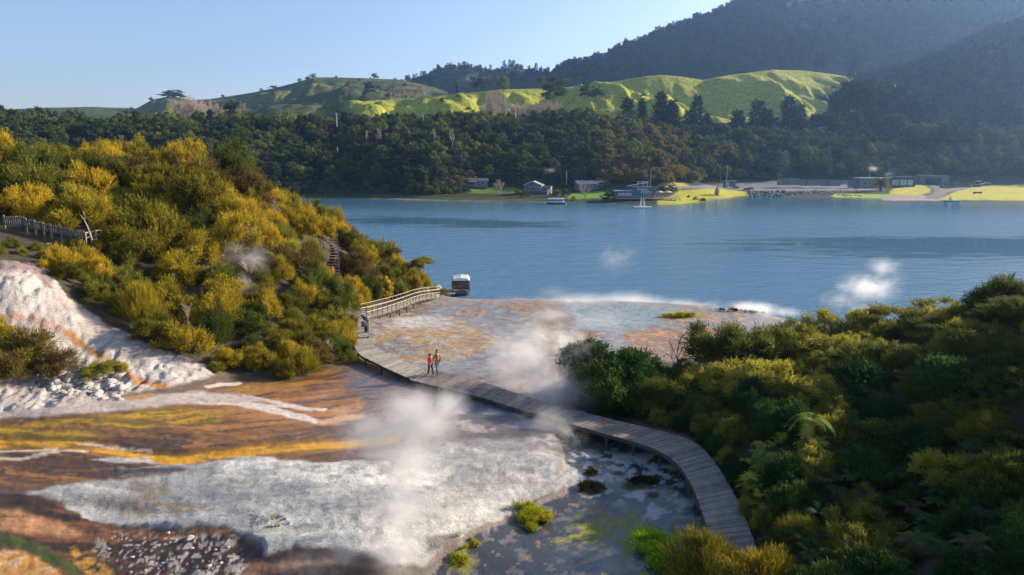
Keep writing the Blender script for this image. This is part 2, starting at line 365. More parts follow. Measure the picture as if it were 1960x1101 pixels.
for P, wd in (([(380,768),(450,772),(520,786),(570,798),(605,806)], 8), ([(470,757),(540,775),(600,785)], 5), ([(395,741),(420,736),(460,734)], 4),
              ([(500,780),(570,779),(625,785)], 3)):
    paint(strand(P, wd, 6), (0.66, 0.58, 0.52), 0.7)
m = area([(610,806),(650,792),(710,788),(700,800),(650,812),(610,815)], 4); paint(m, (0.55, 0.33, 0.2), 0.7)
m = area([(640,782),(690,772),(700,780),(650,792)], 4); paint(m * .8, (0.42, 0.24, 0.15), 0.6)
# pale band under the cascade
m = area([(-300,770),(30,786),(120,776),(200,765),(300,757),(370,748),(470,753),(510,766),(500,774),(430,770),(330,774),(200,786),(90,800),(40,800),(-300,810)], 4)
paint(m, (0.50, 0.42, 0.38), 0.8)
m = area([(240,758),(300,752),(310,757),(250,764)], 3); paint(m, (0.45, 0.24, 0.10), 0.8)
# the white cascade
casc = [(-400,470),(0,500),(60,500),(105,522),(130,570),(200,620),(300,668),(400,702),(412,718),(370,730),(300,745),(250,752),(120,778),(20,788),(-400,800)]
CA = area(casc, 4, 8)
paint(CA, (0.62, 0.58, 0.54), 0.8)
paint(CA * S(0.46, 0.6, mott) * .7, (0.42, 0.34, 0.30), 0.8); paint(CA * S(.5,.6,ridged(X * 2.6 + wa, Y * .7, 72, 4)) * .35, (0.36, 0.27, 0.23))
m = area([(-200,500),(0,500),(70,503),(105,525),(110,560),(80,540),(50,520),(-200,520)], 5); paint(m * CA, (0.26, 0.19, 0.18), 0.8)
paint(CA * strand([(-200,608),(0,608),(60,610),(120,632),(170,665),(230,705),(262,728),(320,742)], 10, 8, 8) * .8, (0.40, 0.22, 0.16), 0.8)
paint(CA * strand([(130,640),(170,665),(215,700),(255,728),(330,745),(400,740)], 6, 6), (0.46, 0.22, 0.06), 0.8)
m = area([(40,705),(120,725),(200,715),(230,740),(150,765),(60,770)], 6); paint(m * CA * S(.42,.55,mott), (0.26, 0.25, 0.26), 0.9)
paint(area([(150,660),(230,690),(250,730),(200,735),(130,700)], 6) * S(.5,.6,fine) * CA, (0.3,0.26,0.22))
# white sinter sheet
sheet = [(60,942),(130,926),(230,914),(330,906),(360,897),(300,902),(230,906),(228,896),(330,888),(400,886),(440,880),(470,873),(520,880),(600,890),(680,884),(760,887),(850,850),
    (930,862),(1030,862),(1080,875),(1098,905),(1092,930),(1050,952),(1000,972),(960,992),(915,1010),(870,1040),(838,1065),(795,1085),(740,1078),(700,1062),
    (640,1045),(560,1047),(515,1063),(500,1040),(440,1010),(380,1002),(330,1008),(250,1002),(180,995),(130,965)]
dark = [(-300,935),(60,945),(130,970),(180,998),(250,1004),(330,1010),(440,1014),(520,1066),(560,1050),(640,1048),(700,1064),(800,1090),(860,1250),(-300,1250)]
m = area(dark, 6, 10); paint(m, (0.065, 0.036, 0.02), 0.45)
paint(m * S(.48,.6,streak) * .8, (0.24, 0.10, 0.035), 0.5); paint(m * S(.55,.65,streak3) * .5, (0.035,0.022,0.018), 0.4)
sp_ = fbm(X * 3.2, Y * 3.2, 61, 3)
m = area([(200,1020),(340,1018),(450,1030),(480,1101),(300,1140),(190,1060)], 12); paint(m * S(.62,.67,fbm(X * 6, Y * 6, 63, 3)), (0.5, 0.45, 0.42), 0.9); paint(m * S(.66,.70,sp_) * .8, (0.42, 0.37, 0.34), 0.9)
m = area([(-200,975),(30,978),(110,1000),(165,1020),(150,1030),(80,1020),(-200,1010)], 8); paint(m * S(.35,.5,streak2), (0.55, 0.27, 0.12), 0.5)
m = area([(-200,1045),(40,1055),(100,1080),(140,1140),(-200,1140)], 6); paint(m, (0.55, 0.26, 0.06), 0.6); paint(m * S(.5,.6,fine), (0.55, 0.36, 0.2), 0.8)
m = area([(135,1050),(180,1060),(215,1101),(160,1120)], 8); paint(m * S(.4,.55,fine), (0.5, 0.26, 0.03), 0.7)
paint(strand([(-200,1020),(0,1030),(60,1045),(110,1072),(150,1101),(180,1140)], 16, 5), (0.075, 0.085, 0.012), 0.3)
m = area([(440,1101),(500,1075),(580,1062),(650,1068),(640,1140),(440,1140)], 12); paint(m * S(.4,.6,streak), (0.33, 0.17, 0.09), 0.7)
SH = area(sheet, 5, 14, 12)
paint(SH, (0.52, 0.50, 0.455), 0.5)
sw = fbm(X * .22 + wa * .3, QF * .045, 86, 5); paint(SH * S(0.42, 0.6, sw) * 0.65, (0.40, 0.40, 0.38), 0.7); paint(SH * S(0.6, 0.68, fbm(X * 1.1, QF * .16, 87, 5)) * 0.5, (0.27, 0.265, 0.25), 0.5); paint(SH * S(0.52, 0.62, streak3) * 0.35, (0.42, 0.40, 0.37), 0.5)
paint(SH * S(0.56, 0.7, fbm(X*1.2,Y*1.2,88)) * 0.35, (0.72, 0.69, 0.62), 0.7)
m = area([(440,885),(520,878),(620,890),(760,890),(860,900),(840,935),(640,930),(520,925),(430,910)], 12, 20, 14); paint(m * SH * S(.36,.52,fbm(X*1.3,Y*2.2,181,5)) * .85, (0.80, 0.77, 0.70), 0.8)
m = area([(330,940),(520,935),(700,945),(900,930),(1000,900),(1040,880),(900,870),(800,950),(640,975),(420,965)], 14, 20, 10); paint(m * SH * S(.42,.55,fbm(X*.5,QF*.09,182,5)) * .75, (0.33, 0.33, 0.31), 0.4)
m = area([(480,990),(640,980),(840,985),(960,965),(900,1000),(800,1070),(640,1040),(540,1035)], 12, 20, 14); paint(m * SH * S(.44,.56,fbm(X*1.6,Y*1.8,183,5)) * .8, (0.74, 0.71, 0.64), 0.8)
m = area([(870,890),(1080,880),(1095,925),(1000,970),(900,985),(850,940)], 10, 14, 8); paint(m * SH * S(.52,.58,fbm(X*2,Y*2,184,5)) * .6, (0.27, 0.24, 0.21), 0.5); paint(SH * S(.90,.95,ridged(X*.8+wf*.3,Y*1.1,185,3)) * .6, (0.20, 0.18, 0.16), 0.6)
m = area([(240,920),(320,925),(330,945),(290,952),(250,940)], 6); paint(m * SH * .8, (0.24, 0.19, 0.14), 0.8)
m = area([(190,955),(300,950),(420,975),(400,990),(280,985)], 8); paint(m * SH * S(.4,.55,streak2) * .8, (0.30, 0.22, 0.13), 0.7)
m = area([(150,950),(250,965),(290,985),(200,975)], 8); paint(m * SH * .6, (0.30, 0.26, 0.18), 0.8)
m = area([(230,895),(300,894),(362,896),(340,902),(260,905),(180,905)], 3); paint(m, (0.09, 0.085, 0.09), 0.7)
m = area([(480,985),(555,985),(560,1010),(490,1012)], 8); paint(m * S(.5,.56,sp_), (0.25, 0.2, 0.12), 0.9)
m = area([(690,870),(900,840),(1020,835),(1040,862),(880,865),(760,885)], 6); paint(m * .7, (0.34, 0.33, 0.33), 0.7)
m = area([(380,870),(470,880),(440,885)], 3); paint(m, (0.1, 0.08, 0.09), 0.4)
paint(strand([(1095,930),(1050,958),(1000,980),(960,998),(900,1020),(860,1052),(820,1080)], 5, 5), (0.30, 0.21, 0.17), 0.8)
m = area([(810,1030),(880,1015),(870,1050),(820,1062)], 6); paint(m * .8, (0.16, 0.12, 0.10), 0.8)
# marsh
marsh = [(1100,905),(1075,860),(1060,830),(1090,805),(1240,852),(1300,890),(1345,985),(1380,1140),(780,1140),(850,1070),(900,1026),(1000,985),(1085,945)]
MA = area(marsh, 4, 6, 6)
paint(MA, (0.055, 0.062, 0.068), 0.13)
m = area([(1090,870),(1160,850),(1240,862),(1290,890),(1340,990),(1250,1000),(1180,960),(1100,950)], 14)
m3 = area([(1100,985),(1230,975),(1240,1020),(1150,1045),(1060,1040)], 16); paint(m3 * MA * S(.5,.58,fbm(X*2.4,Y*2.4,391,5)), (0.28, 0.30, 0.03), 0.9)
paint(MA * m * S(.46,.54,fbm(X*2.2,Y*2.2,93,5)), (0.42, 0.43, 0.44), 0.8)
paint(MA * (1-m) * S(.56,.64,fbm(X*2.6,Y*2.6,95,5)) * .7, (0.17, 0.15, 0.15), 0.6)
m = area([(1080,820),(1130,820),(1240,862),(1180,868),(1090,860)], 8); paint(m * MA * .7, (0.07, 0.11, 0.07), 0.2)
m = area([(1120,990),(1220,985),(1220,1010),(1160,1025),(1100,1030)], 12); paint(m * MA * S(.48,.6,fbm(X*3,Y*3,97,4)), (0.28, 0.27, 0.04), 0.9)
m = area([(860,1040),(920,1035),(925,1070),(880,1101),(850,1085)], 10); paint(m * MA * S(.5,.6,mott), (0.25, 0.24, 0.02), 0.9)
m = area([(1200,1010),(1330,1000),(1400,1140),(1180,1140)], 14); paint(m * S(.4,.55,fbm(X*2,Y*2,99,4)), (0.22, 0.3, 0.03), 0.9)
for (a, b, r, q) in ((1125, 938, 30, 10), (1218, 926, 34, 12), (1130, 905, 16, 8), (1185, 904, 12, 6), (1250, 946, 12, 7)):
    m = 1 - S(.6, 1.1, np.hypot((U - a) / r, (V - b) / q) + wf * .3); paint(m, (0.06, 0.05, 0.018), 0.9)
rp_ = fbm(X * 3.5 + 7, Y * 3.5, 101, 3); paint(MA * S(.72, .76, rp_), (0.25, 0.17, 0.09), 0.9)
# fine tonal break-up of the mineral crust
C *= 0.8; C *= (0.78 + 0.44 * fine)[..., None]; C *= (0.85 + 0.3 * mott)[..., None]
# earth and litter under the bush
BUSHL = [(-900,505),(60,502),(112,522),(140,575),(205,618),(300,664),(400,700),(440,718),(560,728),(640,705),(676,680),(664,640),(664,605),(700,590),(780,575),(845,560),(860,480),(700,400),(400,240),(-900,180)]
BUSHR = [(1080,745),(1060,690),(1110,650),(1200,700),(1300,690),(1420,640),(1560,625),(2300,300),(3200,300),(3200,1500),(1470,1500),(1455,1060),(1415,960),(1380,900),(1335,842),(1180,795),(1090,778)]
bl = area(BUSHL, 3, 3, 3) + area(BUSHR, 3, 3, 3); bl = np.clip(bl, 0, 1)
outside = np.where((Y > 100) | (abs(T) > 0.95), 1.0, 0.0); bl = np.maximum(bl, outside)
bl = np.maximum(bl, ((Y < 115) & (U < 860) & (V < 560) & (CA < .5)).astype(float))
paint(bl, (0.055, 0.042, 0.022), 0.95)
# relief
rip = ridged(X * 0.8 + wa, Y * 0.5, 71, 4)
Z = Z + CA * ((rip - 0.55) * .35 + (ridged(X * 2.6 + wa, Y * .7, 72, 4) - .5) * .32 + (fbm(X * 4, Y * 3, 73) - 0.5) * 0.22) + SH * (0.04 + (mott - .5) * 0.07 + (sw - .5) * .28)
Z = Z + L_ * ((streak - 0.5) * 0.22 + (streak2 - 0.5) * 0.03) * (1 - SH)
Z = Z - strand(fl1, 16, 6) * 0.10 - MA * 0.05 + fl * (mott - .5) * 0.12 + (fine - .5) * 0.05 * (1 - MA)
Z = Z + area(dark, 6, 10) * (1 - SH) * (mott - .5) * .25
me = mesh_np('terrace', np.stack([X, Y, Z], -1).reshape(-1, 3), grid_faces(NR, NC), True)
add_col(me, 'crust', np.concatenate([C, ROUGH[..., None]], -1).reshape(-1, 4))
def ground_z(x, y):
    """height of the finished near land under (x, y)"""
    fi = math.log(max(y, 9.01) / 9) / math.log(155 / 9) * (NR - 1); fj = (x / y + 1.15) / 2.3 * (NC - 1)
    i = int(min(max(fi, 0), NR - 2)); j = int(min(max(fj, 0), NC - 2)); a = min(max(fi - i, 0), 1); b = min(max(fj - j, 0), 1)
    return float((Z[i, j] * (1 - b) + Z[i, j + 1] * b) * (1 - a) + (Z[i + 1, j] * (1 - b) + Z[i + 1, j + 1] * b) * a)
def ground_at(u, v, lo=12, hi=130):
    """where the sight line through (u, v) meets the near land"""
    d = lo
    while d < hi:
        p = at(u, v, d)
        if p.z <= ground_z(p.x, p.y): return Vector((p.x, p.y, ground_z(p.x, p.y)))
        d += 0.15
    return at(u, v, hi)
m, t, b, o = newmat('sinter_crust'); N = t.nodes.new; L = t.links.new
at_ = N('ShaderNodeAttribute'); at_.attribute_name = 'crust'
tc = N('ShaderNodeTexCoord')
n1 = N('ShaderNodeTexNoise'); n1.inputs['Scale'].default_value = 9.0; n1.inputs['Detail'].default_value = 8; n1.inputs['Roughness'].default_value = 0.78
n2 = N('ShaderNodeTexNoise'); n2.inputs['Scale'].default_value = 0.9; n2.inputs['Detail'].default_value = 6
L(tc.outputs['Object'], n1.inputs['Vector']); L(tc.outputs['Object'], n2.inputs['Vector'])
mr = N('ShaderNodeMapRange'); mr.inputs[1].default_value = .25; mr.inputs[2].default_value = .75; mr.inputs[3].default_value = .48; mr.inputs[4].default_value = 1.5
L(n1.outputs['Fac'], mr.inputs[0])
mx = N('ShaderNodeVectorMath'); mx.operation = 'SCALE'; L(at_.outputs['Color'], mx.inputs[0]); L(mr.outputs[0], mx.inputs['Scale'])
L(mx.outputs[0], b.inputs['Base Color']); L(at_.outputs['Alpha'], b.inputs['Roughness'])
ad = N('ShaderNodeMath'); ad.operation = 'MULTIPLY_ADD'; ad.inputs[1].default_value = 3.0; L(n2.outputs['Fac'], ad.inputs[0]); L(n1.outputs['Fac'], ad.inputs[2])
# wet, smooth ground keeps a flatter surface
bs = N('ShaderNodeMapRange'); bs.inputs[1].default_value = .12; bs.inputs[2].default_value = .7; bs.inputs[3].default_value = .10; bs.inputs[4].default_value = .6
L(at_.outputs['Alpha'], bs.inputs[0])
bp = N('ShaderNodeBump'); bp.inputs['Distance'].default_value = 0.12; L(bs.outputs[0], bp.inputs['Strength']); L(ad.outputs[0], bp.inputs['Height']); L(bp.outputs[0], b.inputs['Normal'])
tag(link('ground', me, m), 'crusted sinter flats in white, orange and brown around the boardwalk', kind='structure')

# ---------------------------------------------------------------- lake
nx, ny = 60, 60
me = bpy.data.meshes.new('lake'); me.from_pydata([(-900, 60, 0), (1200, 60, 0), (1200, 620, 0), (-900, 620, 0)], [], [(0, 1, 2, 3)])
m, t, b, o = newmat('lake_water'); N = t.nodes.new; L = t.links.new
b.inputs['Base Color'].default_value = (0.078, 0.185, 0.29, 1); b.inputs['IOR'].default_value = 1.33
tc = N('ShaderNodeTexCoord')
def noise(scale, det, sy=1.0, rgh=0.55):
    mp = N('ShaderNodeMapping'); mp.inputs['Scale'].default_value = (scale, scale * sy, scale); mp.inputs['Rotation'].default_value = (0, 0, R(12))
    q = N('ShaderNodeTexNoise'); q.inputs['Scale'].default_value = 1; q.inputs['Detail'].default_value = det; q.inputs['Roughness'].default_value = rgh
    L(tc.outputs['Object'], mp.inputs[0]); L(mp.outputs[0], q.inputs['Vector']); return q
w1 = noise(0.55, 5, 1.8); big = noise(0.008, 5, 3.0, 0.6); w2 = noise(0.12, 3, 2.0); edge = noise(0.05, 6, 5.0, 0.7)
sx = N('ShaderNodeSeparateXYZ'); L(tc.outputs['Object'], sx.inputs[0])
def math_(op, a, b_=None, c=None):
    q = N('ShaderNodeMath'); q.operation = op
    for i, val in enumerate((a, b_, c)):
        if val is None: continue
        if isinstance(val, (int, float)): q.inputs[i].default_value = val
        else: L(val, q.inputs[i])
    return q.outputs[0]
def calm(cx, cyy, rx, ry, rot=0):       # a calm slick on the water, noise-edged
    ca, sa = math.cos(rot), math.sin(rot)
    dx = math_('SUBTRACT', sx.outputs[0], cx); dy = math_('SUBTRACT', sx.outputs[1], cyy)
    a = math_('ADD', math_('MULTIPLY', dx, ca / rx), math_('MULTIPLY', dy, sa / rx)); c = math_('ADD', math_('MULTIPLY', dx, -sa / ry), math_('MULTIPLY', dy, ca / ry))
    d = math_('SQRT', math_('ADD', math_('MULTIPLY', a, a), math_('MULTIPLY', c, c)))
    d = math_('ADD', d, math_('MULTIPLY', math_('SUBTRACT', big.outputs['Fac'], 0.5), 2.0)); d = math_('ADD', d, math_('MULTIPLY', math_('SUBTRACT', edge.outputs['Fac'], 0.5), 3.2))
    q = N('ShaderNodeMapRange'); q.interpolation_type = 'SMOOTHSTEP'
    q.inputs[1].default_value = 0.5; q.inputs[2].default_value = 1.25; q.inputs[3].default_value = 1; q.inputs[4].default_value = 0
    L(d, q.inputs[0]); return q.outputs[0]
pa = onz(870, 425, 0); pb = onz(1700, 470, 0); pc = onz(1900, 475, 0)
s1 = calm(pa.x, pa.y, 50, 20, -0.35); s2 = calm(pb.x + 22, pb.y - 4, 72, 24, 0.0)
s3 = N('ShaderNodeMapRange'); s3.inputs[1].default_value = 240; s3.inputs[2].default_value = 345; s3.inputs[3].default_value = 0; s3.inputs[4].default_value = 0.9; L(sx.outputs[1], s3.inputs[0])
ca_ = math_('MAXIMUM', math_('MAXIMUM', s1, s2), s3.outputs[0])
st = math_('SUBTRACT', 1.0, math_('MULTIPLY', ca_, 0.94))
ht = math_('ADD', w1.outputs['Fac'], math_('MULTIPLY', w2.outputs['Fac'], 1.5))
bp = N('ShaderNodeBump'); bp.inputs['Distance'].default_value = 0.26; L(math_('MULTIPLY', st, 1.0), bp.inputs['Strength']); L(ht, bp.inputs['Height']); L(bp.outputs[0], b.inputs['Normal'])
L(math_('MULTIPLY_ADD', st, 0.16, 0.03), b.inputs['Roughness'])
tag(link('lake', me, m), 'wind-rippled blue lake water', kind='structure')

# ---------------------------------------------------------------- far shore terrain
SHORE = [(200, 378), (600, 379), (700, 381), (900, 385), (1050, 387), (1170, 390), (1300, 391), (1350, 386), (1400, 378), (1445, 374), (1500, 379), (1590, 379), (1640, 378), (1700, 384), (1760, 382), (1800, 385), (1960, 385), (2400, 385)]
fp = []
for u, v in SHORE:
    p = onz(u, v, 0.0); fp.append(p); fp.append(Vector((p.x * .93, p.y - 25, -3)))
for u in (-1400, -900, -500, -200, 0, 200): fp.append(at(u, 309, 300).xy.to_3d() + Vector((0, 0, -3))); fp.append(at(u, 309, 335).xy.to_3d() + Vector((0, 0, 1)))
for (u, v, z) in [(650,374,1.0),(750,376,1.0),(905,372,1.8),(1025,368,2.4),(1100,375,1.5),(1130,362,3.6),(1215,384,1.0),(1215,372,2.0),(1350,375,1.2),(1310,355,3.0),(1420,366,1.4),(1380,361,1.8),
    (1450,361,2.0),(1600,362,2.0),(1700,372,1.4),(1690,361,2.0),(1800,370,1.4),(1750,355,2.4),(1900,375,1.3),(1900,358,2.5),(2100,365,2.0)]:
    fp.append(onz(u, v, z))
for (u, v, d) in [(620,342,400),(620,300,440),(620,272,470),(300,310,400),(300,266,450),(0,316,380),(0,272,430),(800,364,385),(800,325,412),(800,278,455),(905,357,415),
    (950,330,440),(950,278,480),(1100,330,445),(1100,272,500),(1200,352,405),(1200,310,450),(1200,266,520),(1300,340,465),(1320,284,555),(1450,347,520),(1450,312,550),(1450,284,580),
    (1600,347,535),(1600,284,595),(1800,347,565),(1800,286,625),(1960,344,570),(1960,286,635),(2300,330,570),(2300,250,640),(-300,300,360),(-300,262,430),
    (0,258,600),(300,262,600),(600,262,600),(800,264,620),(1100,258,650),(1450,270,680),(1700,262,720),(1960,242,740),(2300,200,800),(-300,255,600)]:
    fp.append(at(u, v, d))
far_tps = TPS(fp, 2.0)
NR2, NC2 = 200, 520
y2 = np.linspace(300, 760, NR2); t2 = np.linspace(-1.25, 1.25, NC2)
Y2, T2 = np.meshgrid(y2, t2, indexing='ij'); X2 = Y2 * T2
Z2 = far_tps(X2, Y2)
amp = sstep(3.5, 12, Z2)
Z2 = Z2 + amp * ((fbm(X2 * 0.03, Y2 * 0.03, 201) - .5) * 9 + (fbm(X2 * .12, Y2 * .12, 203) - .5) * 2)
def far_z(x, y):
    fi = (y - 300) / 460 * (NR2 - 1); fj = (x / y + 1.25) / 2.5 * (NC2 - 1)
    i = int(min(max(fi, 0), NR2 - 2)); j = int(min(max(fj, 0), NC2 - 2)); a = min(max(fi - i, 0), 1); b = min(max(fj - j, 0), 1)
    return float((Z2[i, j] * (1 - b) + Z2[i, j + 1] * b) * (1 - a) + (Z2[i + 1, j] * (1 - b) + Z2[i + 1, j + 1] * b) * a)
def far_at(u, v, lo=305, hi=755):
    d = lo
    while d < hi:
        p = at(u, v, d)
        if p.z <= far_z(p.x, p.y): return Vector((p.x, p.y, far_z(p.x, p.y)))
        d += 1.0
    return at(u, v, hi)
U2, V2 = proj(X2, Y2, Z2)
C2 = np.zeros(X2.shape + (3,)); C2[:] = (0.035, 0.04, 0.016)
def paint2(P, col, soft=1.5, rg=0):
    global C2
    m = (1 - sstep(-soft, soft, sdpoly(P, U2 + (fbm(X2*.2,Y2*.2,301)-.5)*6, V2 + (fbm(X2*.2,Y2*.2,302)-.5)*2)))[..., None]
    C2 = C2 * (1 - m) + np.array(col) * m
paint2([(560,395),(560,374),(720,373),(870,378),(1000,380),(1180,384),(1180,395)], (0.05, 0.07, 0.02), 1)
paint2([(660,382.5),(760,380.5),(860,384),(1060,387),(1180,391),(1180,400),(660,400)], (0.32, 0.25, 0.18), .7)
paint2([(900,362),(980,358),(1010,366),(960,372),(900,370)], (0.08, 0.15, 0.02))
paint2([(1085,372),(1130,366),(1170,366),(1170,378),(1085,382)], (0.13, 0.22, 0.02))
paint2([(1255,398),(1260,385),(1290,372),(1300,364),(1370,361),(1420,366),(1448,371),(1440,380),(1330,392)], (0.38, 0.35, 0.035), 1)
paint2([(1270,358),(1285,350),(1310,350),(1325,358),(1300,362)], (0.36, 0.33, 0.06), 1)
paint2([(1310,361),(1290,358),(1380,352),(1480,347),(1580,344),(1660,346),(1720,358),(1660,364),(1500,366),(1430,365),(1390,362)], (0.20, 0.19, 0.19), 1)
paint2([(1600,384),(1650,374),(1740,372),(1790,376),(1800,390),(1600,392)], (0.34, 0.27, 0.22), .8)
paint2([(1590,375),(1600,371),(1700,372),(1702,377),(1600,378)], (0.30, 0.42, 0.02), .6)
paint2([(1700,373),(1708,362),(1760,354),(1776,357),(1782,368),(1760,374)], (0.40, 0.36, 0.035), .8)
paint2([(1770,380),(1790,366),(1780,354),(1800,354),(1815,366),(1800,382)], (0.16, 0.155, 0.16), .6)
paint2([(1795,383),(1830,366),(1880,356),(1960,354),(2500,352),(2500,386),(1960,384)], (0.42, 0.38, 0.035), .8)
paint2([(1800,364),(1850,357),(1890,355),(1850,361),(1810,369)], (0.2, 0.17, 0.16), .6)
C2 *= (0.75 + 0.5 * fbm(X2 * .3, Y2 * .3, 305))[..., None]
me = mesh_np('far_shore', np.stack([X2, Y2, Z2], -1).reshape(-1, 3), grid_faces(NR2, NC2), True)
add_col(me, 'earth', np.concatenate([C2, np.ones(C2.shape[:2] + (1,))], -1).reshape(-1, 4))
def earthmat(name, scale, bump=0.5, dist=1.0, lo=.75, hi=1.25):
    m, t, b, o = newmat(name); N = t.nodes.new; L = t.links.new
    a = N('ShaderNodeAttribute'); a.attribute_name = 'earth'; tc = N('ShaderNodeTexCoord')
    n = N('ShaderNodeTexNoise'); n.inputs['Scale'].default_value = scale; n.inputs['Detail'].default_value = 8; n.inputs['Roughness'].default_value = .65
    L(tc.outputs['Object'], n.inputs['Vector'])
    mr = N('ShaderNodeMapRange'); mr.inputs[1].default_value = .3; mr.inputs[2].default_value = .7; mr.inputs[3].default_value = lo; mr.inputs[4].default_value = hi
    L(n.outputs['Fac'], mr.inputs[0]); s = N('ShaderNodeVectorMath'); s.operation = 'SCALE'; L(a.outputs['Color'], s.inputs[0]); L(mr.outputs[0], s.inputs['Scale'])
    L(s.outputs[0], b.inputs['Base Color']); b.inputs['Roughness'].default_value = .95; b.inputs['Specular IOR Level'].default_value = 0.1
    bp = N('ShaderNodeBump'); bp.inputs['Strength'].default_value = bump; bp.inputs['Distance'].default_value = dist; L(n.outputs['Fac'], bp.inputs['Height']); L(bp.outputs[0], b.inputs['Normal'])
    return m
M['earth'] = earthmat('far_earth', 0.5, 0.4, 0.5); M['pasture'] = earthmat('pasture', 0.22, 0.8, 2.5, .6, 1.3); M['bushland'] = earthmat('bushland', 0.08, 1.0, 8.0, .5, 1.5)
tag(link('far_shore_terrain', me, M['earth']), 'lawns, car park and wooded bank across the lake', kind='structure')

def interp(P, u): return np.interp(u, [p[0] for p in P], [p[1] for p in P])
HILLS = {}
def hill(name, sil, Dr, foot, Df, mat, colf, noise_f, nu=360, nt=120, prof=0.9, label='', back=1.35, u0=None, u1=None):
    us = np.linspace(u0 if u0 is not None else sil[0][0], u1 if u1 is not None else sil[-1][0], nu); ts = np.linspace(0, back, nt)
    Tt, Uu = np.meshgrid(ts, us, indexing='ij')
    Drr = interp(Dr, Uu) if isinstance(Dr, list) else Dr; Dff = interp(Df, Uu) if isinstance(Df, list) else Df
    vr = interp(sil, Uu); vf = interp(foot, Uu)
    def pt(u, v, d):
        t = (CV - v) / F; y = cp + t * sp
        return (u - CU) / F / y, CAMZ + (-sp + t * cp) / y * d
    rr, zr = pt(Uu, vr, Drr); rf, zf = pt(Uu, vf, Dff)
    tc_ = np.clip(Tt, 0, 1)
    Yy = Dff + (Drr - Dff) * Tt; Xx = (rf + (rr - rf) * tc_) * Yy
    h = np.sin(tc_ * math.pi / 2) ** (1 / prof) if prof < 1 else tc_ ** prof
    Zz = zf + (zr - zf) * h
    Zz = Zz - np.clip(Tt - 1, 0, 9) ** 1.3 * abs(zr - zf) * 1.5 - 2
    env = np.clip(tc_ * 3, 0, 1) * np.clip((1.0 - Tt) * 5, 0.0, 1)
    Zz = Zz + noise_f(Xx, Yy) * env
    me = mesh_np(name, np.stack([Xx, Yy, Zz], -1).reshape(-1, 3), grid_faces(nt, nu), True)
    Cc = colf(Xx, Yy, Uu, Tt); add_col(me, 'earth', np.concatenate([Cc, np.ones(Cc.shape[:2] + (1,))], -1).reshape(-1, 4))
    o = tag(link(name, me, mat), label, kind='structure')
    HILLS[name] = (us, ts, Xx, Yy, Zz)
    return o
def mixc(a, b, m): return np.array(a) * (1 - m[..., None]) + np.array(b) * m[..., None]
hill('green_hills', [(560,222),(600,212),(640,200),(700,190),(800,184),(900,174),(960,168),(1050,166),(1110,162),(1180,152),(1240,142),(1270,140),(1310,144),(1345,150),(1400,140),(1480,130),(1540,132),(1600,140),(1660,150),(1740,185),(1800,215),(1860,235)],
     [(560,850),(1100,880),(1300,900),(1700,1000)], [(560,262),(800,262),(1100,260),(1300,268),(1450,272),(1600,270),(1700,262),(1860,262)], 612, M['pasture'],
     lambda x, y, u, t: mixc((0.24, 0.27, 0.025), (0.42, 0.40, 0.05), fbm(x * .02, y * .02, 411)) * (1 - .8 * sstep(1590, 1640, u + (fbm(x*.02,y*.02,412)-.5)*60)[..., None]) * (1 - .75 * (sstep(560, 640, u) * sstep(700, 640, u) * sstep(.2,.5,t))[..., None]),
     lambda x, y: (.45 - ridged(x * .007 + y * .0015, y * .006, 401, 3)) * (34 + 30 * sstep(1120, 1250, x/y*F/cp+CU)) + (fbm(x * .05, y * .05, 403) - .5) * 6 + (.42 - ridged(x*.011, y*.008+x*.004, 405, 3)) * 42 + (.42 - ridged(x*.03, y*.022+x*.01, 406, 3)) * 12 * sstep(1000, 1150, x/y*F/cp+CU), nu=560, nt=200, prof=.8, label='sunlit green pasture hills behind the wooded bank')
hill('left_hills', [(200,216),(240,212),(262,205),(290,190),(320,183),(345,185),(365,190),(400,188),(440,182),(480,176),(520,168),(560,158),(600,146),(640,146),(700,148),(760,150),(800,158),(830,165),(860,175),(920,185)],
     1500, [(200,226),(920,226)], 880, M['pasture'],
     lambda x, y, u, t: mixc((0.075, 0.085, 0.025), (0.15, 0.155, 0.035), sstep(.4, .6, fbm(x * .012, y * .012, 421))),
     lambda x, y: (.42 - ridged(x * .0035, y * .003, 431, 5)) * 55 + (.42 - ridged(x * .012, y * .01, 433, 4)) * 24, nu=420, nt=160, prof=.8, label='olive grazed hills on the left horizon')
hill('middle_far_hills', [(760,175),(800,160),(830,150),(850,146),(900,148),(930,153),(1000,151),(1020,148),(1050,153),(1120,156),(1180,170)],
     2100, [(760,215),(1180,215)], 1300, M['bushland'],
     lambda x, y, u, t: mixc((0.03, 0.045, 0.02), (0.08, 0.10, 0.03), sstep(.5, .7, fbm(x * .01, y * .01, 441))),
     lambda x, y: (ridged(x * .004, y * .004, 443, 4) - .5) * 50, nu=260, nt=80, label='dark wooded hills beyond the pasture')
hill('distant_land', [(-400,211),(-300,210),(0,211),(100,208),(180,206),(240,208),(300,212),(700,215),(1300,215),(2400,215)],
     3400, [(-400,232),(2400,232)], 700, M['bushland'],
     lambda x, y, u, t: mixc((0.04, 0.06, 0.03), (0.09, 0.12, 0.04), fbm(x * .003, y * .003, 451)),
     lambda x, y: (fbm(x * .002, y * .002, 453) - .5) * 40, nu=360, nt=60, prof=1.0, label='low blue land on the horizon')
mount_sil = [(1060,168),(1090,158),(1130,148),(1180,132),(1230,112),(1280,90),(1340,66),(1400,38),(1440,20),(1480,9),(1560,3),(1640,-15),(1760,-40),(1960,-60),(2200,-70),(2500,-40),(2900,60)]
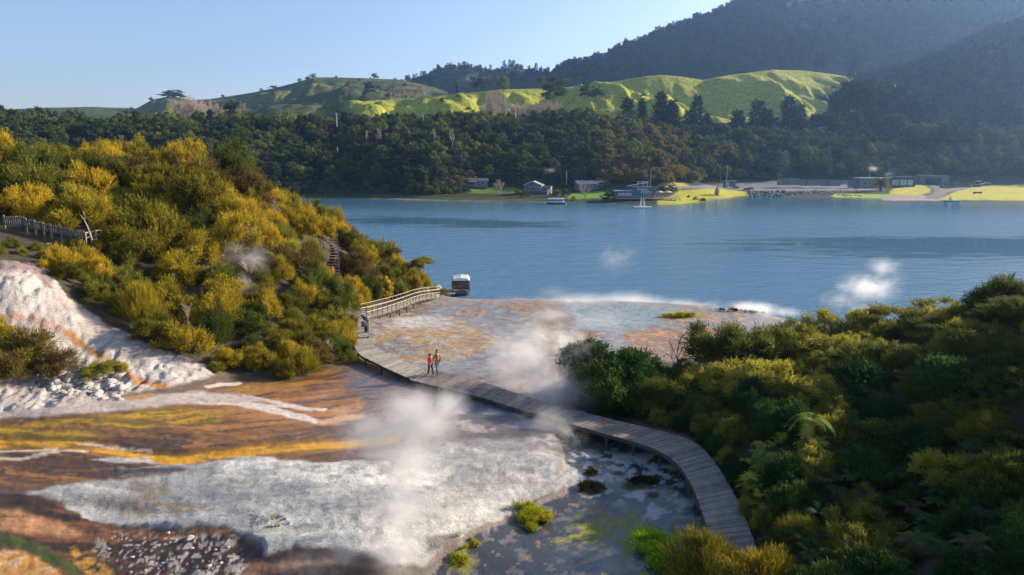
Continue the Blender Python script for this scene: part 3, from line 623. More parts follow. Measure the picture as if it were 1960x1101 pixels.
hill('mountain', mount_sil, 2300, [(1060,235),(1700,230),(2900,230)], 1050, M['bushland'],
     lambda x, y, u, t: mixc(mixc((0.026, 0.036, 0.02), (0.05, 0.055, 0.03), fbm(x * .01, y * .01, 461)), (0.12, 0.15, 0.06), sstep(1480, 1540, u) * sstep(1700, 1600, u) * sstep(.28, .36, t) * sstep(.62, .5, t) * sstep(.4,.55,fbm(x*.006,y*.006,463)) * .7),
     lambda x, y: (ridged(x * .0025, y * .002, 465, 5) - .5) * 90 + (fbm(x * .03, y * .03, 467) - .5) * 22, nu=520, nt=220, prof=.9, label='high forested mountain in blue haze at the right')
hill('bush_ridge', [(1500,240),(1530,235),(1560,200),(1640,172),(1700,158),(1760,146),(1800,130),(1850,106),(1900,82),(1960,64),(2100,20),(2400,0),(2900,20)], 1150,
     [(1500,250),(1700,245),(1960,225),(2900,180)], 730, M['bushland'],
     lambda x, y, u, t: mixc((0.03, 0.045, 0.02), (0.07, 0.07, 0.025), fbm(x * .015, y * .015, 471)),
     lambda x, y: (ridged(x * .006, y * .005, 475, 5) - .5) * 40 + (fbm(x * .06, y * .06, 477) - .5) * 10, nu=420, nt=160, prof=.9, label='bush-covered ridge at the right below the mountain')

def hill_pt(name, fu, ft):
    us, ts, Xx, Yy, Zz = HILLS[name]
    j = int(np.clip(np.searchsorted(us, fu), 0, len(us) - 1)); i = int(np.clip(np.searchsorted(ts, ft), 0, len(ts) - 1))
    return Vector((Xx[i, j], Yy[i, j], Zz[i, j]))

# ---------------------------------------------------------------- foliage builders
def unit(a): return a / (np.linalg.norm(a, axis=-1, keepdims=True) + 1e-9)
def sprays(rng, cen, dirs, rc, sprigs, leaves, Ls, ll, lw, up=0.5, out=1.0, rnd=0.7, jit=0.5, taper=.35):
    """leaf quads set along short sprigs that leave each clump"""
    n = len(cen); c = np.repeat(cen, sprigs, 0); d = np.repeat(dirs, sprigs, 0); m = len(c)
    rcs = np.repeat(np.broadcast_to(rc, (n,)), sprigs)[:, None]
    off = unit(rng.normal(size=(m, 3))) * rng.random((m, 1)) ** .5 * rcs; off[:, 2] *= .6
    st = c + off
    dd = unit(d * out + np.array([0, 0, up]) + rng.normal(size=(m, 3)) * rnd + off / (rcs + 1e-6) * .4)
    L_ = Ls * (0.6 + 0.8 * rng.random((m, 1)))
    t = (np.arange(leaves) + .5) / leaves
    p = st[:, None] + dd[:, None] * (L_[:, None] * t[None, :, None])
    p = p.reshape(-1, 3); D = unit(np.repeat(dd, leaves, 0) + rng.normal(size=p.shape) * jit)
    S_ = unit(np.cross(D, rng.normal(size=p.shape)))
    l = ll * (0.6 + .8 * rng.random((len(p), 1))); w_ = lw * (0.7 + .6 * rng.random((len(p), 1)))
    a = p - S_ * w_ / 2; b = p + S_ * w_ / 2; c2 = p + D * l + S_ * w_ * taper / 2; d2 = p + D * l - S_ * w_ * taper / 2
    return np.stack([a, b, c2, d2], 1).reshape(-1, 3)
def quads_mesh(name, V):
    return mesh_np(name, V, np.arange(len(V)).reshape(-1, 4))
def limbs(rng, H, R0, n, r0, spread=.8):
    mb = MB(); mb.tube([(0, 0, -.3), (rng.normal() * .05, rng.normal() * .05, H * .3), (rng.normal() * .12 * R0, rng.normal() * .12 * R0, H * .6)], [r0, r0 * .75, r0 * .45], 6)
    for k in range(n):
        a = 2 * math.pi * k / n + rng.random() * .8; q = spread * R0 * (.5 + .5 * rng.random())
        z0 = H * (.12 + .3 * rng.random())
        mb.tube([(0, 0, z0), (math.cos(a) * q * .4, math.sin(a) * q * .4, z0 + H * .22), (math.cos(a) * q, math.sin(a) * q, H * (.6 + .2 * rng.random()))], [r0 * .5, r0 * .34, r0 * .12], 5)
    return mb
def shrub_mesh(seed, Rr, H, clumps, sprigs, leaves, Ls, ll, lw, up=.5, rcf=.26, low=.15, lob=0, jit=.45, rnd=.6):
    rng = np.random.default_rng(seed)
    d = unit(rng.normal(size=(clumps * 3, 3))); d = d[d[:, 2] > -0.15][:clumps]; n = len(d)
    # uneven outline: each direction has its own reach
    az = np.arctan2(d[:, 1], d[:, 0]); k = rng.random(4) * 6.28
    reach = 0.78 + .16 * np.sin(az * 2 + k[0]) + .12 * np.sin(az * 3 + k[1]) + .22 * (rng.random(n) - .5)
    depth = np.where(rng.random(n) < .25, .55, 1.0)
    cen = d * np.array([Rr, Rr, H * (1 - low) * .85]) * (reach * depth)[:, None]; cen[:, 2] = H * low + np.maximum(cen[:, 2], -H * low * .3)
    V = sprays(rng, cen, unit(d + np.array([0, 0, .15])), Rr * rcf, sprigs, leaves, Ls, ll, lw, up, 1.0, rnd, jit)
    return V
PR = {}
def proto(kind, i, V, mat, limbmb=None, limbmat=None):
    me = quads_mesh(kind + '_crown', V); me.materials.append(mat)
    lm = None
    if limbmb:
        lm = bpy.data.meshes.new(kind + '_trunk'); lm.from_pydata(limbmb.v, [], limbmb.f); lm.update(); lm.materials.append(limbmat or M['bark'])
    PR.setdefault(kind, []).append((me, lm))
for i in range(7):
    rng = np.random.default_rng(500 + i)
    V = shrub_mesh(100 + i, 1.0, 1.25, 40, 60, 6, .30, .09, .019, up=.55, rcf=.19, lob=1)
    proto('manuka', i, V, [M['manuka'], M['manuka'], M['manuka_green'], M['manuka'], M['manuka_green'], M['manuka'], M['brownbush']][i], limbs(rng, 1.25, 1.0, 6, .045))
for i in range(5):
    rng = np.random.default_rng(600 + i)
    V = shrub_mesh(200 + i, 1.0, 1.15, 62, 60, 6, .20, .075, .016, up=.7, rcf=.165)
    proto('kanuka', i, V, M['manuka_right'], limbs(rng, 1.15, 1.0, 8, .05))
for i in range(3):
    rng = np.random.default_rng(650 + i)
    V = shrub_mesh(250 + i, 1.0, 1.3, 60, 40, 5, .22, .11, .035, up=.35, rcf=.26, jit=.8)
    proto('broadbush', i, V, M['fresh_green'], limbs(rng, 1.3, 1.0, 7, .05))
for i in range(2):
    V = shrub_mesh(270 + i, 1.0, 1.2, 60, 50, 7, .34, .11, .012, up=1.3, rcf=.25, jit=.25, rnd=.45)
    proto('wispy', i, V, [M['manuka'], M['manuka_green']][i])
for i in range(2):
    V = shrub_mesh(280 + i, 1.0, 1.5, 50, 36, 4, .14, .13, .09, up=.1, rcf=.25, jit=1.0)
    proto('ivybush', i, V, M['ivy'])
for i in range(6):        # far broadleaf trees, built at 1 unit radius
    rng = np.random.default_rng(700 + i)
    V = shrub_mesh(300 + i, 1.0, 2.1 + .3 * (i % 3), 36, 26, 2, .17, .14, .085, up=.35, rcf=.24, low=.25, jit=.9)
    proto('tree', i, V, [M['forest_olive'], M['forest'], M['forest'], M['forest_olive'], M['forest'], M['forest_light']][i], limbs(rng, 1.6, .8, 4, .06))
def conifer(seed, layers=11, droop=-.1, ragged=.3, top=.1, sq=1.0):
    rng = np.random.default_rng(seed); cs = []; ds = []
    for k in range(layers):
        h = .15 + .85 * k / layers; r = (1 - h) ** sq * (1 - ragged * rng.random()) + top * .5
        n = max(3, int(8 * r + 3)); a0 = rng.random() * 6
        for j in range(n):
            a = a0 + 6.283 * j / n + rng.normal() * .2; q = r * (.45 + .55 * rng.random())
            for s_ in (.45, 1.0):
                cs.append((math.cos(a) * q * s_, math.sin(a) * q * s_, h * 3.0 + droop * q * s_ + rng.normal() * .04)); ds.append((math.cos(a), math.sin(a), .1))
    return sprays(rng, np.array(cs), np.array(ds), .13, 5, 2, .16, .22, .075, up=.25, rnd=.6, jit=.6)
for i in range(3):        # dense upright pines
    mb = MB(); mb.tube([(0, 0, -.1), (0, 0, 1.5), (0, 0, 2.9)], [.07, .05, .015], 5)
    proto('pine', i, conifer(800 + i, 12, .05, .5, .2, .7), M['pine'], mb)
for i in range(2):
    mb = MB(); mb.tube([(0, 0, -.1), (0, 0, 1.5), (0, 0, 2.9)], [.06, .04, .012], 5)
    proto('conifer', i, conifer(820 + i, 12, -.15, .3, .05, 1.0), M['pine'], mb)
def simple_conifer(seed):
    rng = np.random.default_rng(seed); cs = []; ds = []
    for k in range(6):
        h = .1 + .9 * k / 6; r = (1 - h) * .9 + .1
        for j in range(5):
            a = 6.283 * j / 5 + k; cs.append((math.cos(a) * r * .6, math.sin(a) * r * .6, h * 2.6)); ds.append((math.cos(a), math.sin(a), .2))
    return sprays(rng, np.array(cs), np.array(ds), .2, 4, 1, .2, .45, .22, up=.3, rnd=.6, jit=.6)
for i in range(3): proto('far_tree', i, simple_conifer(840 + i) if i else shrub_mesh(845, 1.0, 1.9, 22, 6, 1, .2, .45, .3, up=.3, rcf=.3, low=.2), M['farleaf'])
def bare_tree(seed, H, Rr, n, r0, gen=3, upb=.7):
    """trunk with forking limbs and many thin twigs"""
    rng = random.Random(seed); mb = MB(); V = []
    def grow(p, d, L, r, g):
        e = p + d * L; mid = p + d * L * .5 + Vector((rng.gauss(0, 1), rng.gauss(0, 1), 0)) * L * .06
        mb.tube([p, mid, e], [r, r * .8, r * .55], 4)
        if g == 0: return
        for k in range(n if g < gen else n + 2):
            t = .35 + .65 * (k + 1) / (n + 1); q = p.lerp(e, t)
            nd = (d + Vector((rng.gauss(0, 1), rng.gauss(0, 1), rng.gauss(0, .4))) * .75 + Vector((0, 0, upb * .5))).normalized()
            grow(q, nd, L * (.45 + .25 * rng.random()), r * .5, g - 1)
    grow(Vector((0, 0, -.2)), Vector((rng.gauss(0, .05), rng.gauss(0, .05), 1)), H * .6, r0, gen)
    return mb
def put(kind, i, name, label, cat, group, p, s, sz=None, rz=None, parts=True, tilt=0):
    """a plant as a thing: an Empty at its foot with a crown and a trunk"""
    me, lm = PR[kind][i % len(PR[kind])]
    if parts:
        t = thing(name, label, cat, p, rz if rz is not None else random.random() * 6.28, group)
        t.rotation_euler[0] = tilt
        t.scale = (s, s, sz or s)
        link('crown', me, None, t)
        if lm: link('trunk', lm, None, t)
        return t
    o = link(name, me, None, None, p, random.random() * 6.28); o.scale = (s, s, sz or s)
    return tag(o, label, cat, group)

# ---------------------------------------------------------------- left slope bush
def inpoly(P, u, v): return float(sdpoly(P, np.array([u]), np.array([v]))[0])
STAIR = [(605,478),(655,478),(668,566),(625,566)]
def seen_near(p, h):
    top = Vector((p[0], p[1], p[2] + h)); c = Vector((0, 0, CAMZ))
    for k in range(1, 24):
        q = top.lerp(c, k / 30)
        if q.y > 9.5 and q.z < ground_z(q.x, q.y): return False
    return True
def left_label(u, v):
    if u > 655: return ('golden shrub crowded between the wooden stairs and the boat landing', 'shrubs between the stairs and the landing')
    if v < 345 and u < 430: return ('olive shrub on the skyline of the left slope, against the dark far forest', 'skyline shrubs on the left slope')
    if u < 200 and v < 420: return ('yellow-green shrub on the upper left slope behind the stepped picket fence', 'shrubs behind the picket fence')
    if u < 260 and v < 520: return ('golden shrub just below the stepped picket fence and above the white cascade', 'shrubs below the picket fence')
    if v > 610 and u > 400: return ('olive-gold shrub at the foot of the left slope, above the brown flats', 'shrubs along the foot of the left slope')
    if u < 420 and v > 500: return ('golden shrub bordering the white mineral cascade', 'shrubs bordering the white cascade')
    if u > 500: return ('golden shrub to the left of the wooden stairs', 'shrubs left of the wooden stairs')
    return ('golden olive shrub in the middle of the sunlit left slope', 'shrubs in the middle of the left slope')
rs = random.Random(11); left = []; tries = 0
keep_clear = [ground_at(632, 500 + 10 * k) for k in range(7)]
fence_pts = [at(u, v, 58) for (u, v) in ((15, 432), (60, 440), (100, 450), (150, 462), (185, 455))]
casc_grow = lambda u, v: inpoly(casc, u, v)
while tries < 14000 and len(left) < 292:
    tries += 1
    y = rs.uniform(38, 98); x = rs.uniform(-.95, .02) * y
    z = ground_z(x, y); u, v = proj(x, y, z)
    if z < 2.6 or u < -80: continue
    if inpoly(BUSHL, u, v) > -6 or casc_grow(u, v) < 10: continue
    if inpoly(STAIR, u, v) < 12: continue
    foot = v > 600 or (u > 655)
    r = rs.uniform(1.2, 1.9) if foot else rs.uniform(1.4, 2.7)
    if u < 300 and v < 480 and y < 57.5: r = rs.uniform(.8, 1.1)
    if y < 60 and u < 260: r = min(r, 1.2)
    if any((x - a) ** 2 + (y - b) ** 2 < (0.78 * (r + c)) ** 2 * .8 for a, b, c, _ in left): continue
    if any((x - k.x) ** 2 + (y - k.y) ** 2 < (r * .5 + .75) ** 2 for k in keep_clear): continue
    vt_ = proj(x, y, z + r * 1.6)[1]; ru_ = r * F / y
    if y < 58.6 and u - ru_ < 200 and u + ru_ > -20 and vt_ < 462:
        r = .55; vt_ = proj(x, y, z + .75)[1]
        if vt_ < 450: continue
    if not seen_near((x, y, z), r * 1.5): continue
    left.append((x, y, r, z))
    lab, grp = left_label(u, v)
    h = r * rs.uniform(.95, 1.45)
    if u > 655: h = r * 1.2
    q_ = rs.random()
    if q_ < .12: put('wispy', rs.randrange(2), 'manuka_shrub', lab, 'shrub', grp, (x, y, z - .15), r * .8, h * 1.05)
    elif q_ < .2: put('kanuka', rs.randrange(5), 'manuka_shrub', lab, 'shrub', grp, (x, y, z - .15), r, h * 1.15)
    else: put('manuka', rs.choice([0, 1, 2, 3, 4, 5, 6, 0, 1, 3, 5]), 'manuka_shrub', lab, 'shrub', grp, (x, y, z - .15), r, h * rs.choice([.85, 1, 1, 1.2]))
mbs = [bare_tree(60 + i, 1.2, .6, 4, .03, 3, .9) for i in range(2)]; bsm = []
for b_ in mbs:
    q = bpy.data.meshes.new('dead_shrub'); q.from_pydata(b_.v, [], b_.f); q.update(); q.materials.append(M['twig']); bsm.append(q)
for i in range(26):
    a = left[rs.randrange(len(left))]; x = a[0] + rs.uniform(-1, 1) * a[2]; y = a[1] - a[2] * .7; z = ground_z(x, y)
    u, v = proj(x, y, z)
    if inpoly(STAIR, u, v) < 30 or u < 210 and v < 520: continue
    o = link('dead_shrub', bsm[i % 2], None, None, (x, y, z), rs.random() * 6); s_ = a[2] * rs.uniform(1.0, 1.35); o.scale = (s_ * .9, s_ * .9, s_); tag(o, 'pale leafless twiggy shrub standing up out of the golden bush', 'dead shrub', 'leafless shrubs in the golden bush')
print('left shrubs', len(left), tries)
for (u, v, r, lab, gr) in ((688, 582, 1.25, 'bright yellow leafy bush beside the top of the boardwalk railing', None), (735, 568, 1.35, 'bright yellow leafy bush halfway along the railed walk', None),
                       (714, 570, 1.1, 'smaller yellow bush squeezed between two bright yellow bushes by the railed walk', None)):
    p = ground_at(u, v); put('ivybush', 0, 'yellow_bush', lab, 'bush', gr, p + Vector((0, .6, -.1)), r, r * 1.15)
# leaning tree at the water end of the bush
def leaning(u, v, d, lab, H, r):
    b0 = at(u, v, d); gz = ground_z(b0.x, b0.y); t = thing('leaning_tree', lab, 'tree', (b0.x, b0.y, gz))
    mb = MB(); mb.tube([(0, 0, -.3), (.5, 0, H * .4), (1.1, .2, H * .8)], [.14, .1, .05], 6); mb.tube([(.4, 0, H * .35), (.1, .2, H * .7)], [.07, .03], 5)
    mb.build('trunk', M['bark'], t)
    o = link('crown', PR['manuka'][2][0], None, t); o.location = (1.2, .1, H * .62); o.scale = (r, r, r * .55)
    o = link('crown', PR['manuka'][4][0], None, t); o.location = (.1, .3, H * .5); o.scale = (r * .7, r * .7, r * .5)
leaning(795, 560, 90, 'tree leaning out over the lake above the boat landing', 4.2, 1.7)
leaning(738, 500, 89, 'small tree standing above the bush edge against the blue lake', 3.2, 1.1)
# bushes on the cascade
for (u, v, r, k, lab) in ((35, 700, 2.0, 6, 'large brown-green bush growing on the lower white cascade'), (100, 715, 1.35, 6, 'lower brown bush beside the large one on the white cascade'), (-20, 735, 1.6, 6, 'dark bush at the left edge below the cascade'),
                      (5, 655, 1.1, 5, 'yellow-green bush at the left edge on top of the brown bush')):
    p = ground_at(u, v); put('manuka', k, 'cascade_bush', lab, 'bush', None, p + Vector((0, 0, -.2)), r, r * 1.0)
p = ground_at(195, 722); put('kanuka', 1, 'spreading_shrub', 'sparse flat-topped shrub leaning over the pale boulders', 'shrub', None, p + Vector((0, 0, .1)), 1.3, .65)
for (u, v, r, lab) in ((415, 712, .5, 'small green shrub standing alone at the tip of the white cascade'), (545, 722, .85, 'round rust-coloured tussock at the foot of the bush')):
    p = ground_at(u, v); put('wispy', 1 if r < .6 else 0, 'small_shrub', lab, 'shrub', None, p, r, r * 1.1)

# ---------------------------------------------------------------- right side trees
def crown_at(kind, i, name, u, vtop, d, rpx, lab, cat='tree', grp=None, minh=1.5):
    top = at(u, vtop, d); gz = ground_z(top.x, top.y); r = rpx * d / F
    h = max(top.z - gz, minh)
    me, lm = PR[kind][i % len(PR[kind])]
    t = thing(name, lab, cat, (top.x, top.y, gz), random.random() * 6.28, grp)
    ph = {'kanuka': 1.15, 'broadbush': 1.3, 'wispy': 1.45, 'manuka': 1.25}[kind]
    if h > r * 1.5:      # a crown on a visible trunk
        ch = r * 1.25; o = link('crown', me, None, t); o.scale = (r, r, ch / ph); o.location = (0, 0, h - ch)
        o = link('crown', PR[kind][(i + 1) % len(PR[kind])][0], None, t); o.scale = (r * .85, r * .85, (h - ch * .5) / ph); o.rotation_euler = (0, 0, 2)
    else:
        o = link('crown', me, None, t); o.scale = (r, r, h / ph)
    if lm: q = link('trunk', lm, None, t); q.scale = (r * .8, r * .8, h / 1.25)
    return t
RT = [('broadbush', 0, 1132, 648, 46, 46, 'young green tree at the steam side of the right bush'),
      ('broadbush', 1, 1210, 662, 44, 56, 'rounded green tree between the young tree and the bare sapling'),
      ('broadbush', 2, 1165, 700, 42.5, 62, 'low green bush overhanging the boardwalk below the young green tree'),
      ('wispy', 1, 1262, 715, 42, 45, 'upright olive shrub right of the rounded green tree'),
      ('kanuka', 0, 1425, 612, 47, 105, 'broad dark-crowned tree nearest the bare sapling'),
      ('kanuka', 1, 1530, 622, 46, 80, 'dark tree overlapping the right side of the broad dark crown'),
      ('kanuka', 2, 1465, 684, 40, 98, 'dome-shaped tree with a sunlit golden top in front of the broad dark crown'),
      ('kanuka', 3, 1625, 590, 50, 70, 'airy tree whose open top stands against the lake'),
      ('kanuka', 4, 1575, 650, 44, 70, 'golden-topped tree behind the dome-shaped tree'),
      ('kanuka', 0, 1745, 582, 49, 85, 'wide green tree on the right skyline beside the steam plume'),
      ('kanuka', 1, 1700, 660, 39, 95, 'large round sunlit tree in the centre of the right bush'),
      ('kanuka', 2, 1850, 575, 46, 85, 'dark tree on the right skyline under the tallest one'),
      ('kanuka', 3, 1925, 526, 45, 75, 'tallest tree at the top right of the bush'),
      ('kanuka', 4, 1890, 640, 38, 85, 'sunlit tree below the tallest tree at the right edge'),
      ('kanuka', 0, 1800, 655, 42, 80, 'grey-green tree between two sunlit crowns on the right'),
      ('kanuka', 1, 1960, 590, 40, 80, 'tree cut by the right edge of the bush'),
      ('kanuka', 2, 1815, 745, 34, 80, 'mid-slope bush with yellowed tips at the right'),
      ('kanuka', 3, 1930, 720, 33, 90, 'pale-tipped bush at the right edge, halfway up the slope'),
      ('wispy', 0, 1900, 790, 29, 60, 'wispy grey-gold shrub on the right slope'),
      ('kanuka', 4, 1600, 740, 37, 70, 'shaded shrub above the drooping tree fern'),
      ('broadbush', 1, 1330, 735, 41, 50, 'dark green bush between boardwalk bend and dome-shaped tree'),
      ('kanuka', 2, 1380, 700, 43, 60, 'shaded shrub under the broad dark crown'),
      ('kanuka', 1, 1555, 900, 30, 55, 'dark round shrub right of the bright ferns'),
      ('kanuka', 3, 1700, 850, 31, 85, 'dark shrub on the shaded slope below the central tree'),
      ('kanuka', 0, 1850, 880, 27, 90, 'dark shrub low on the shaded right slope'),
      ('kanuka', 4, 1660, 980, 25.5, 75, 'dark shrub near the lower edge of the shaded slope'),
      ('kanuka', 2, 1950, 950, 24, 90, 'dark shrub in the lower right corner'),
      ('wispy', 0, 1362, 1022, 24.5, 85, 'golden feathery bush in the bottom foreground left of the boardwalk'),
      ('wispy', 0, 1470, 1050, 23.5, 70, 'golden feathery bush covering the near end of the boardwalk'),
      ('wispy', 1, 1535, 1010, 25.5, 45, 'upright green shrub right of the near end of the boardwalk')]
for k, (kind, i, u, vt, d, rp, lab) in enumerate(RT):
    crown_at(kind, i, 'kanuka_tree' if kind == 'kanuka' else ('green_tree' if kind == 'broadbush' else 'feathery_shrub'), u, vt, d, rp, lab, 'tree' if rp > 60 and d > 34 else 'shrub')
for k, (x, y, r, h) in enumerate(((27, 22, 3.5, 7.5), (30, 26, 4, 8), (26, 17, 3.5, 8), (31, 21, 4, 8.5), (29, 13, 4, 8), (35, 17, 4.5, 9))):  # unseen trees, added to throw shade over the lower right slope
    put('kanuka', k, 'kanuka_tree', 'unseen tall tree added to the right bush beyond the edge of the view, for its shade', 'tree', 'unseen trees added to shade the right slope', (x, y, ground_z(x, y)), r, h / 1.15)
rs = random.Random(91); extra = []; tries = 0
while len(extra) < 165 and tries < 12000:
    tries += 1
    y = rs.uniform(20, 52); x = rs.uniform(.12, 1.1) * y; z = ground_z(x, y); u, v = proj(x, y, z)
    if z < 3 or inpoly(BUSHR, u, v) > -14 or u > 2450: continue
    r = rs.uniform(.8, 1.5) * (1.25 if y > 34 else 1)
    if u < 1560 and v > 790:
        r = rs.uniform(.5, .8)
        if 1420 < u < 1560 and 840 < v < 960: continue
    if any((x - a) ** 2 + (y - b) ** 2 < (.7 * (r + c)) ** 2 for a, b, c in extra): continue
    if u < 1300 and r > 1: r = .9
    if v < 740: r *= .8
    extra.append((x, y, r))
    w_ = 'dark shrub crowded on the shaded right slope below the sunlit crowns' if v > 740 else 'low olive shrub filling the gaps between the crowns of the right bush'
    put('broadbush' if v > 740 and rs.random() < .5 else 'kanuka', rs.randrange(3), 'kanuka_shrub', w_, 'shrub', 'shrubs low on the shaded right slope' if v > 740 else 'shrubs between the right crowns', (x, y, z - .2), r, r * rs.uniform(.9, 1.3))  # darker-leaved broadbush stands in for deeper shade low on the slope
edge = []; tries = 0
while len(edge) < 60 and tries < 3000:
    tries += 1
    u = rs.uniform(1150, 1520); v = rs.uniform(745, 1010)
    if inpoly(BUSHR, u, v) > -7: continue
    p = ground_at(u, v); far_ = -inpoly(BUSHR, u, v); r = rs.uniform(.55, .8) if far_ < 30 else rs.uniform(.8, 1.25)
    if 1425 < u < 1560 and 850 < v < 950 and r > .7: continue
    if any((p.x - a) ** 2 + (p.y - b) ** 2 < (.6 * (r + c)) ** 2 for a, b, c in edge): continue
    edge.append((p.x, p.y, r))
    put('broadbush' if rs.random() < .6 else 'kanuka', rs.randrange(3), 'edge_shrub', 'dark green shrub crowding the outer edge of the boardwalk bend', 'shrub', 'shrubs crowding the boardwalk bend', p - Vector((0, 0, .15)), r, r * rs.uniform(1.1, 1.6))
# ferns
def fern_mesh(seed, nf=11, L0=1.0, droop=1.0):
    rng = np.random.default_rng(seed); Vs = []
    for k in range(nf):
        a = 6.283 * k / nf + rng.normal() * .25; l = L0 * (.7 + .5 * rng.random()); n = 24
        t = np.linspace(.12, 1, n); r = l * t * .9; n_ = n; z = l * (t * 1.1 - droop * t ** 2 * (.9 + .4 * rng.random())) * .75
        cx, sx_ = math.cos(a), math.sin(a)
        P = np.stack([cx * r, sx_ * r, z], 1); tan = unit(np.gradient(P, axis=0)); side = np.array([-sx_, cx, 0])
        wl = l * .2 * np.sin(np.clip(t * 1.05, 0, 1) * math.pi) ** .6 + .01
        for s_ in (-1, 1):
            tip = P + (side * s_ + tan * .35) * wl[:, None] + np.array([0, 0, -.03]); h = .014 * l
            Vs.append(np.stack([P - tan * h, P + tan * h, tip + tan * h * .3, tip - tan * h * .3], 1).reshape(-1, 3))
    return np.concatenate(Vs)
for nm, mt in (('fern', M['fern']), ('fern_lit', M['fern_lit']), ('fern_dead', M['fern_dead'])):
    for i in range(3): proto(nm, i, fern_mesh(900 + i), mt)
rs = random.Random(21); ferns = []
def put_fern(kind, p, s, lab, grp):
    me = PR[kind][rs.randrange(3)][0]; o = link('fern', me, None, None, p, rs.random() * 6.28); o.scale = (s, s, s * rs.uniform(.8, 1.1))
    o.rotation_euler = (rs.gauss(0, .12), rs.gauss(0, .12), rs.random() * 6.28); return tag(o, lab, 'fern', grp)
for (u, v) in [(1475,870),(1500,855),(1525,880),(1450,885),(1495,900),(1540,860),(1470,905),(1430,925),(1445,950),(1455,975),(1440,900),(1590,850),(1565,870),(1515,905)] * 3:
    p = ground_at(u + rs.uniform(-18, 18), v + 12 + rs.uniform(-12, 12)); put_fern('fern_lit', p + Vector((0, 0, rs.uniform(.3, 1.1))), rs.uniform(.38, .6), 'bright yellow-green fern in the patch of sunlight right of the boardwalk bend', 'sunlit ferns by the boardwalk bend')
n = 0
while n < 250:
    u = rs.uniform(1130, 1960) if n % 3 else rs.uniform(1500, 1960); v = rs.uniform(770, 1110)
    if inpoly(BUSHR, u, v) > -8: continue
    p = ground_at(u, v)
    dead = rs.random() < .09 and u > 1560
    if u < 1480: lab, g = ('green fern in the shade beside the boardwalk', 'ferns beside the boardwalk')
    elif dead: lab, g = ('withered grey-brown fern on the shaded right slope', 'withered ferns on the shaded slope')
    else: lab, g = ('dark green fern on the shaded right slope', 'ferns on the shaded right slope')
    put_fern('fern_dead' if dead else 'fern', p + Vector((0, 0, .2 + (.9 if u > 1500 else .3) * rs.random())), rs.uniform(.4, .75), lab, g); n += 1
# drooping tree fern
p = ground_at(1540, 880); top = at(1545, 800, p.y)
t = thing('tree_fern', 'tree fern with a brown trunk skirt and drooping yellowed fronds above the bright ferns', 'tree fern', p)
MB().tube([(0, 0, -.3), (.05, 0, (top.z - p.z) * .5), (.1, 0, top.z - p.z)], [.16, .14, .12], 8).build('trunk', M['bark'], t)
q = quads_mesh('fronds', fern_mesh(950, 10, 1.4, 1.6)); o = link('crown', q, M['fern_lit'], t, (.1, 0, top.z - p.z - .1))
q = quads_mesh('skirt', sprays(np.random.default_rng(3), np.array([[.1, 0, (top.z - p.z) * .8], [.08, 0, (top.z - p.z) * .5]]), np.array([[0, 0, -1.], [0, 0, -1.]]), .2, 60, 4, .5, .3, .03, up=-1, rnd=.25)); link('dead_fronds', q, simple('rusty_fronds', (.3, .12, .05), .9), t)
# bare sapling among the crowns
p = at(1296, 715, 48); p.z = ground_z(p.x, p.y)
mb = bare_tree(5, 3.4, 1.2, 4, .07, 3); t = thing('bare_sapling', 'bare brown sapling standing alone before the orange flats', 'tree', p)
mb.build('trunk', simple('brown_twigs', (.16, .10, .07), .9), t)
mb = bare_tree(15, 2.0, 1.0, 4, .05, 3); p = at(1215, 700, 49.5); p.z = ground_z(p.x, p.y); t = thing('bare_sapling', 'low leafless shrub behind the rounded green tree', 'shrub', p)
mb.build('stem', simple('grey_twigs', (.13, .11, .1), .9), t)

# ---------------------------------------------------------------- far forest
OPEN2 = [[(895,350),(985,350),(1010,366),(1010,372),(900,372)], [(1000,368),(1060,360),(1100,360),(1180,360),(1180,395),(1000,385)], [(1255,400),(1260,372),(1290,350),(1330,350),(1500,342),(1660,340),(1760,346),(2500,346),(2500,400)], [(1165,400),(1165,352),(1290,352),(1290,400)]]
def open2(u, v): return any(inpoly(P, u, v) < 2 for P in OPEN2)
cand = []; rs = random.Random(31); cell = {}
for _ in range(90000):
    y = rs.uniform(325, 700); x = rs.uniform(-.85, .85) * y; z = far_z(x, y)
    if z < 2.4: continue
    k = (int(x // 3.6), int(y // 3.6))
    if k in cell: continue
    u, v = proj(x, y, z)
    if u < -60 or u > 2030 or open2(u, v): continue
    if y > 610 and 560 < u < 1640 and rs.random() < .9: continue      # pasture starts here
    cell[k] = 1
    # hidden deep behind the brow?
    r = (1.9 + 4.2 * rs.random() ** 1.8) * (1.05 if z > 12 else .8)
    if z < 7: r = rs.uniform(1.6, 2.6)
    tp = Vector((x, y, z + 2.2 * r)); vis = True
    for s_ in range(1, 12):
        q = tp.lerp(Vector((0, 0, CAMZ)), s_ * .035)
        if q.y < 305: break
        if far_z(q.x, q.y) > q.z + 1: vis = False; break
    if vis: cand.append((x, y, z, r, u, v))
print('far forest candidates', len(cand))
cand.sort(key=lambda c: -c[3] / c[1] * (1.6 if c[5] > 330 else 1))
def far_label(u, v):
    if u > 1640: side = 'behind the buildings on the right shore'
    elif u > 1440: side = 'on the shaded bank behind the car park'
    elif u > 1160: side = 'on the spur behind the blue lakeside cafe'
    elif u > 860: side = 'on the bank behind the three lakeside houses'
    elif u > 590: side = 'on the dark bank left of the houses'
    else: side = 'in the dark belt of forest beyond the left slope'
    return side
